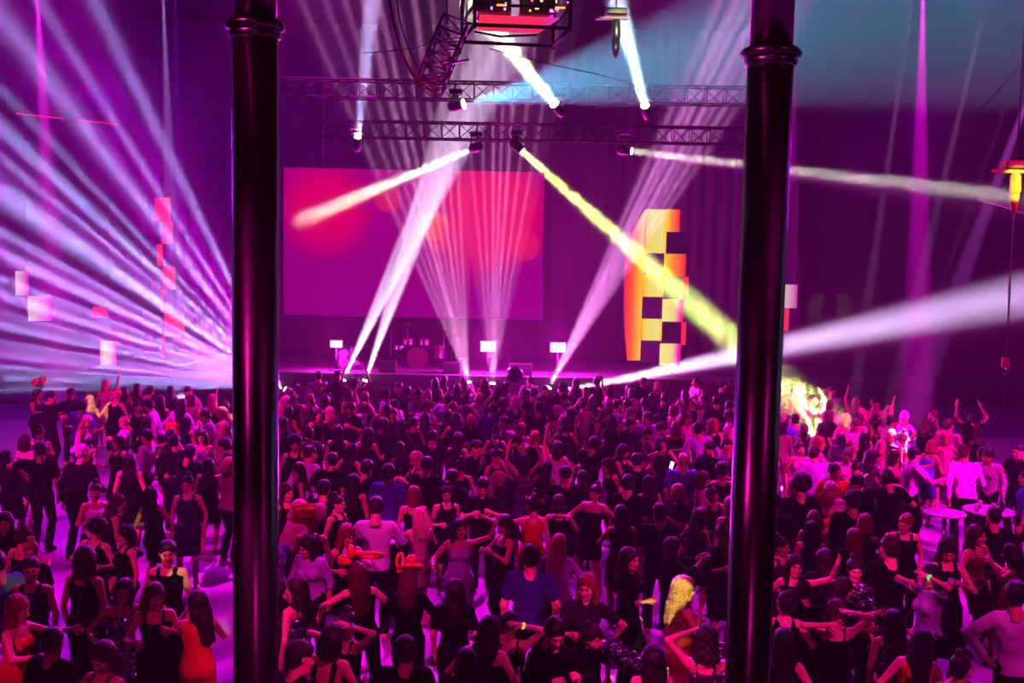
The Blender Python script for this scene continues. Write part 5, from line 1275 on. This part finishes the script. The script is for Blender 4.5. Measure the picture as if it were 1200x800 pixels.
# ------------------------------------------------------------------ relax standing places a little so that nobody stands inside a neighbour
XY = np.array([[q['loc'].x, q['loc'].y] for q in PEOPLE]); ORG = XY.copy()
wgt = np.array([.25 if q['label'] else 1.0 for q in PEOPLE])
for it in range(160):
    d = XY[:, None] - XY[None]; r = np.linalg.norm(d, axis=-1) + np.eye(len(XY)) * 9
    m = r < .54
    push = (d / r[..., None]) * (np.clip(.54 - r, 0, 1) * m)[..., None]
    push[..., 0] *= .8
    XY += (push * .5 * (wgt[:, None, None] / (wgt[:, None, None] + wgt[None, :, None])) * 2).sum(1) * .5
    # keep clear of the tables
    for c_, rr_ in ((tA, .55), (tB, .5), (tC, .4), (tD, .48)):
        v = XY - np.array([c_.x, c_.y]); L_ = np.linalg.norm(v, axis=1); k = L_ < rr_
        XY[k] += v[k] / L_[k][:, None] * (rr_ - L_[k])[:, None] * .5
    XY[:, 1] = np.minimum(XY[:, 1], 30.1)
for q, xy in zip(PEOPLE, XY):
    q['o'].location.x, q['o'].location.y = float(xy[0]), float(xy[1]); q['loc'] = Vector((float(xy[0]), float(xy[1]), 0))

# ------------------------------------------------------------------ accessories worn (children) and held (things)
def wear(h, name, mb_fn, mat, label=None):
    S = MB(); mb_fn(S); o = S.obj(name, mat, h['o']); o.matrix_local = h['hm']
    if label: o['label'] = label
    return o
M_heart = simple('red glitter heart', (.95, .03, .05), .3); 
def heart(S, c, s):
    pts = [(16 * math.sin(t) ** 3 / 16 * s, (13 * math.cos(t) - 5 * math.cos(2 * t) - 2 * math.cos(3 * t) - math.cos(4 * t)) / 16 * s) for t in [2 * math.pi * i / 22 for i in range(22)]]
    S.rings([[(c[0] + a * k, c[1] + d, c[2] + b * k) for a, b in pts] for d, k in ((-.02, .8), (0, 1), (.02, .8))])
RZ = Matrix.Rotation(math.radians(-75), 3, 'Z')
def hb(S):
    S.tube([(.1 * math.cos(t), .0, .035 + .105 * math.sin(t)) for t in [math.pi * i / 12 for i in range(13)]], .006, 6)
wear(h_heart, 'headband', hb, M_heart)
for sx in (-.14, .15): wear(h_heart, 'heart_bopper', lambda S, sx=sx: (heart(S, (sx, 0, .32), .13), S.tube([(sx * .6, 0, .12), (sx, 0, .22)], .004, 5)), M_heart, 'red heart on a spring')
def hatA(S):   # twisted balloon hat: ring, loops and a rounded knob
    S.tube([(-.16 + .15 * math.cos(t), .0 + .12 * math.sin(t), .18 + .05 * math.sin(t + .6)) for t in [2 * math.pi * i / 24 for i in range(25)]], .024, 10)
    S.ball((.03, 0, .25), (.045, .05, .085), 14, 9); S.ball((.14, -.02, .17), .068, 14, 9); S.ball((.09, .03, .15), (.06, .05, .04), 12, 8)
def hatB(S):
    S.tube([(-.02 + .12 * math.cos(t), .0 + .11 * math.sin(t), .13) for t in [2 * math.pi * i / 24 for i in range(25)]], .026, 10)
    S.ball((-.02, 0, .20), (.075, .075, .075), 16, 10); S.ball((-.1, 0, .145), (.06, .05, .03), 12, 8)
    S.tube([(.11 + .035 * math.cos(t), 0, .2 + .08 * math.sin(t)) for t in [2 * math.pi * i / 18 for i in range(19)]], .02, 10); S.tube([(.06, 0, .12), (.14, 0, .07)], .018, 8)
wear(h_hat1, 'balloon_hat', hatA, M_orangeb, 'orange twisted balloon hat with a wide ring'); wear(h_hat2, 'balloon_hat', hatB, M_orangeb, 'orange balloon hat with a round crown and loop')
def glasses(S):
    for sx in (-1, 1): S.tube([(sx * .032 + .021 * math.cos(t), -.112, .004 + .017 * math.sin(t)) for t in [2 * math.pi * i / 16 for i in range(17)]], .003, 5); S.tube([(sx * .053, -.108, .008), (sx * .085, .01, .008)], .0025, 5)
    S.tube([(-.012, -.113, .008), (.012, -.113, .008)], .003, 5)
wear(h_pat, 'glasses', glasses, M_plastic)
h_ph = [q for q in PEOPLE if q['label'] == 'woman in an orange pleated hat with a bright pink band'][0]
RY = Matrix.Rotation(math.radians(90), 3, 'Y')
def pleat(S):
    S.rings([[(x, (r + .014 * math.cos(8 * a)) * math.cos(a), .13 + (r + .014 * math.cos(8 * a)) * math.sin(a)) for a in [2 * math.pi * i / 48 for i in range(48)]] for x, r in ((-.26, .03), (-.22, .11), (-.1, .13), (.04, .12))])
wear(h_ph, 'pleated_hat', pleat, M_orangeb, 'soft pleated orange hat')
wear(h_ph, 'hat_band', lambda S: S.lathe([(.12, .04), (.135, .05), (.135, .17), (.11, .18)], (0, 0, .13), 32, RY), CLOTH['p'], 'bright pink hat band')
# wrist, neck and shoulder pieces
def at_wrist(h, i, k=.93): b = h['b']; return Vector((b.el[i] * (1 - k) + b.wr[i] * k).tolist()), Vector((b.wr[i] - b.el[i]).tolist()).normalized()
def band(h, i, mat, name='wristband', label=None):
    c_, d = at_wrist(h, i); R = d.to_track_quat('Z', 'Y').to_matrix()
    o = MB().lathe([(.031, -.012), (.035, -.008), (.035, .008), (.031, .012)], c_, 16, R).obj(name, mat, h['o'])
    if label: o['label'] = label
M_bandb = simple('blue paper wristband', (.08, .1, .9), .5); M_bandg = emit('green glow band', (.05, .9, .25), 1.2); M_bando = emit('orange glow band', (1, .3, .02), 1.6)
band(h_band, 0, M_bandb, label='blue wristband'); band(PEOPLE[[q['label'] or '' for q in PEOPLE].index('dark haired woman in black facing the bare backed woman')], 0, M_bando, 'glow_bracelet', 'thin orange glow bracelet')
band(PEOPLE[[q['label'] or '' for q in PEOPLE].index('woman in lilac sleeves drinking, face in profile')], 0, M_bandg, 'glow_bracelet', 'green glow bracelet')
b = h_neck['b']; MBn = MB().tube([Vector((b.tp(.062 * math.cos(t), -.03 - .075 * math.sin(t) if math.sin(t) > 0 else .03, .495 - .05 * max(math.sin(t), 0))).tolist()) for t in [math.pi * i / 14 for i in range(15)]], .008, 6).obj('necklace', M_chrome, h_neck['o'])
# red shoulder bag carried by the woman in the white blouse
b = h_bag['b']; bg = thing('shoulder_bag', 'small red handbag slung on the back of the white blouse woman', 'handbag', h_bag['o'].matrix_world.to_translation())
bg.rotation_euler = (0, 0, math.radians(188)); bg.scale = (h_bag['sc'],) * 3; bg.location = h_bag['loc']
MB().box((.08, .22, 1.12), (.26, .1, .28), bev=.04).obj('bag_body', simple('red leather', (.8, .02, .02), .4), bg)
MB().tube([(.06, .2, 1.26), (-.02, .15, 1.38), (-.1, .07, 1.48), (-.13, -.02, 1.47)], .009, 6).obj('strap', M_blackcable, bg)
# held cups and phones
def in_hand(h, i, kind, label, mat=None):
    bw = h['o']; b = h['b']; M = Matrix.Translation(h['loc']) @ Matrix.Rotation(math.radians(h['yaw']), 4, 'Z') @ Matrix.Diagonal(((-1 if h['mirror'] else 1) * h['sc'], h['sc'], h['sc'], 1))
    w = b.wr[i]; z = (b.wr[i] - b.el[i]); z = z / np.linalg.norm(z)
    sg = 1 if i == 0 else -1; pn = b.T @ V3(-sg * .8, -.35, .15)
    p_ = M @ Vector((w + z * .07 + pn * .045).tolist())
    if kind == 'cup': cup(p_ - Vector((0, 0, .05)), label)
    else:
        t = thing('phone', label, 'phone', p_, rot=(math.radians(-20), 0, math.radians(h['yaw'])))
        MB().box((0, 0, .02), (.075, .01, .15), bev=.004).obj('phone_body', M_plastic, t); MB().box((0, .007, .02), (.066, .003, .138)).obj('lit_screen', LEDp, t)
LEDp = emit('phone screen', (1, .75, .8), 3)
lab = lambda s: PEOPLE[[q['label'] or '' for q in PEOPLE].index(s)]
in_hand(h_cup, 1, 'cup', 'clear cup in the hand of the woman in the long black dress')
in_hand(h_drink, 1, 'cup', 'clear cup held by the man in black tank')
in_hand(lab('woman with dark fringe in grey holding a drink, facing camera'), 1, 'cup', 'clear cup held by the woman with the dark fringe')
in_hand(lab('man in plain black tshirt facing left at the right edge'), 1, 'cup', 'clear cup held by the man in plain black at the edge')
q = lab('woman with black hair holding a glowing phone'); ph = thing('phone', 'glowing phone held up beside the violet shaft', 'phone', at(787, 545, q['loc'].y - .35), rot=(math.radians(-25), math.radians(20), 0)); MB().box((0, 0, 0), (.075, .01, .15), bev=.004).obj('phone_body', M_plastic, ph); MB().box((0, -.007, 0), (.066, .003, .138)).obj('lit_screen', LEDp, ph)

# ------------------------------------------------------------------ labels for everybody else: looks first, then the neighbours that can be found
HN = {'k': 'black', 'd': 'dark', 'm': 'brown', 'b': 'blonde', 'a': 'auburn', 'g': 'grey', 'p': 'pink'}
HS = {'long': 'long {} hair', 'straight': 'very long {} hair', 'wavy': 'wavy {} hair', 'bob': '{} bob', 'bun': '{} hair tied up', 'curly': '{} curls', 'afro': 'bushy {} hair', 'short': 'short {} hair', 'crop': 'cropped {} hair', 'quiff': '{} quiff', 'cap': 'close {} cap', 'bald': 'bald head', 'ponytail': '{} ponytail'}
PO = {'up': 'one arm up', 'up2': 'both arms up', 'hair': 'hands at head', 'hug': 'arms forward', 'reach': 'reaching out', 'side': 'arm stretched out', 'dance': 'dancing'}
def zone(x, y):
    if x < 272: z = ('beside the near column' if x > 205 else 'under the red stacked panels' if x > 150 else 'under the cream panel' if x > 90 else 'under the pink panels')
    elif x < 880: z = ('under the first strobe' if x < 440 else 'under the drum kit' if x < 520 else 'under the middle strobe' if x < 610 else 'under the last strobe' if x < 690 else 'under the checkered panel' if x < 800 else 'before the far column')
    else: z = 'just past the far column' if x < 960 else 'in the pink crowd' if x < 1060 else 'near the tall tables'
    return z
rows = {}
for q in PEOPLE:
    if q['label']: q['o']['label'] = q['label']; continue
    who = 'man' if q['sex'] == 'm' else 'woman'
    y = q['yaw'] % 360; face = 'back turned' if 125 < y < 235 else ('facing right' if 45 <= y <= 125 else 'facing left' if 235 <= y <= 315 else 'facing camera')
    s = f"{who} in {CNAME[q['tcol']]}, {HS[q['hair']].format(HN[q['hcol']])}, {face}" + (', ' + PO[q['pose']] if q['pose'] in PO else '')
    q['s'] = s; q['z'] = zone(q['px'], q['py'])
    rows.setdefault((s, q['z']), []).append(q)
ORD = ['nearest', 'second nearest', 'third nearest', 'fourth nearest', 'fifth nearest', 'sixth nearest', 'seventh nearest']
for (s, z), qs in rows.items():
    if len(qs) == 1: qs[0]['o']['label'] = f'{s}, {z}'
    else:
        for i, q in enumerate(sorted(qs, key=lambda q: q['loc'].y)): q['o']['label'] = f'{s}, {ORD[i]} {z}'
for q in PEOPLE:
    x, y = q['px'], q['py']
    q['o']['group'] = 'dancers on the left of the near column' if x < 272 else 'dancers right of the far column' if x > 880 else 'dancers packed in the centre'
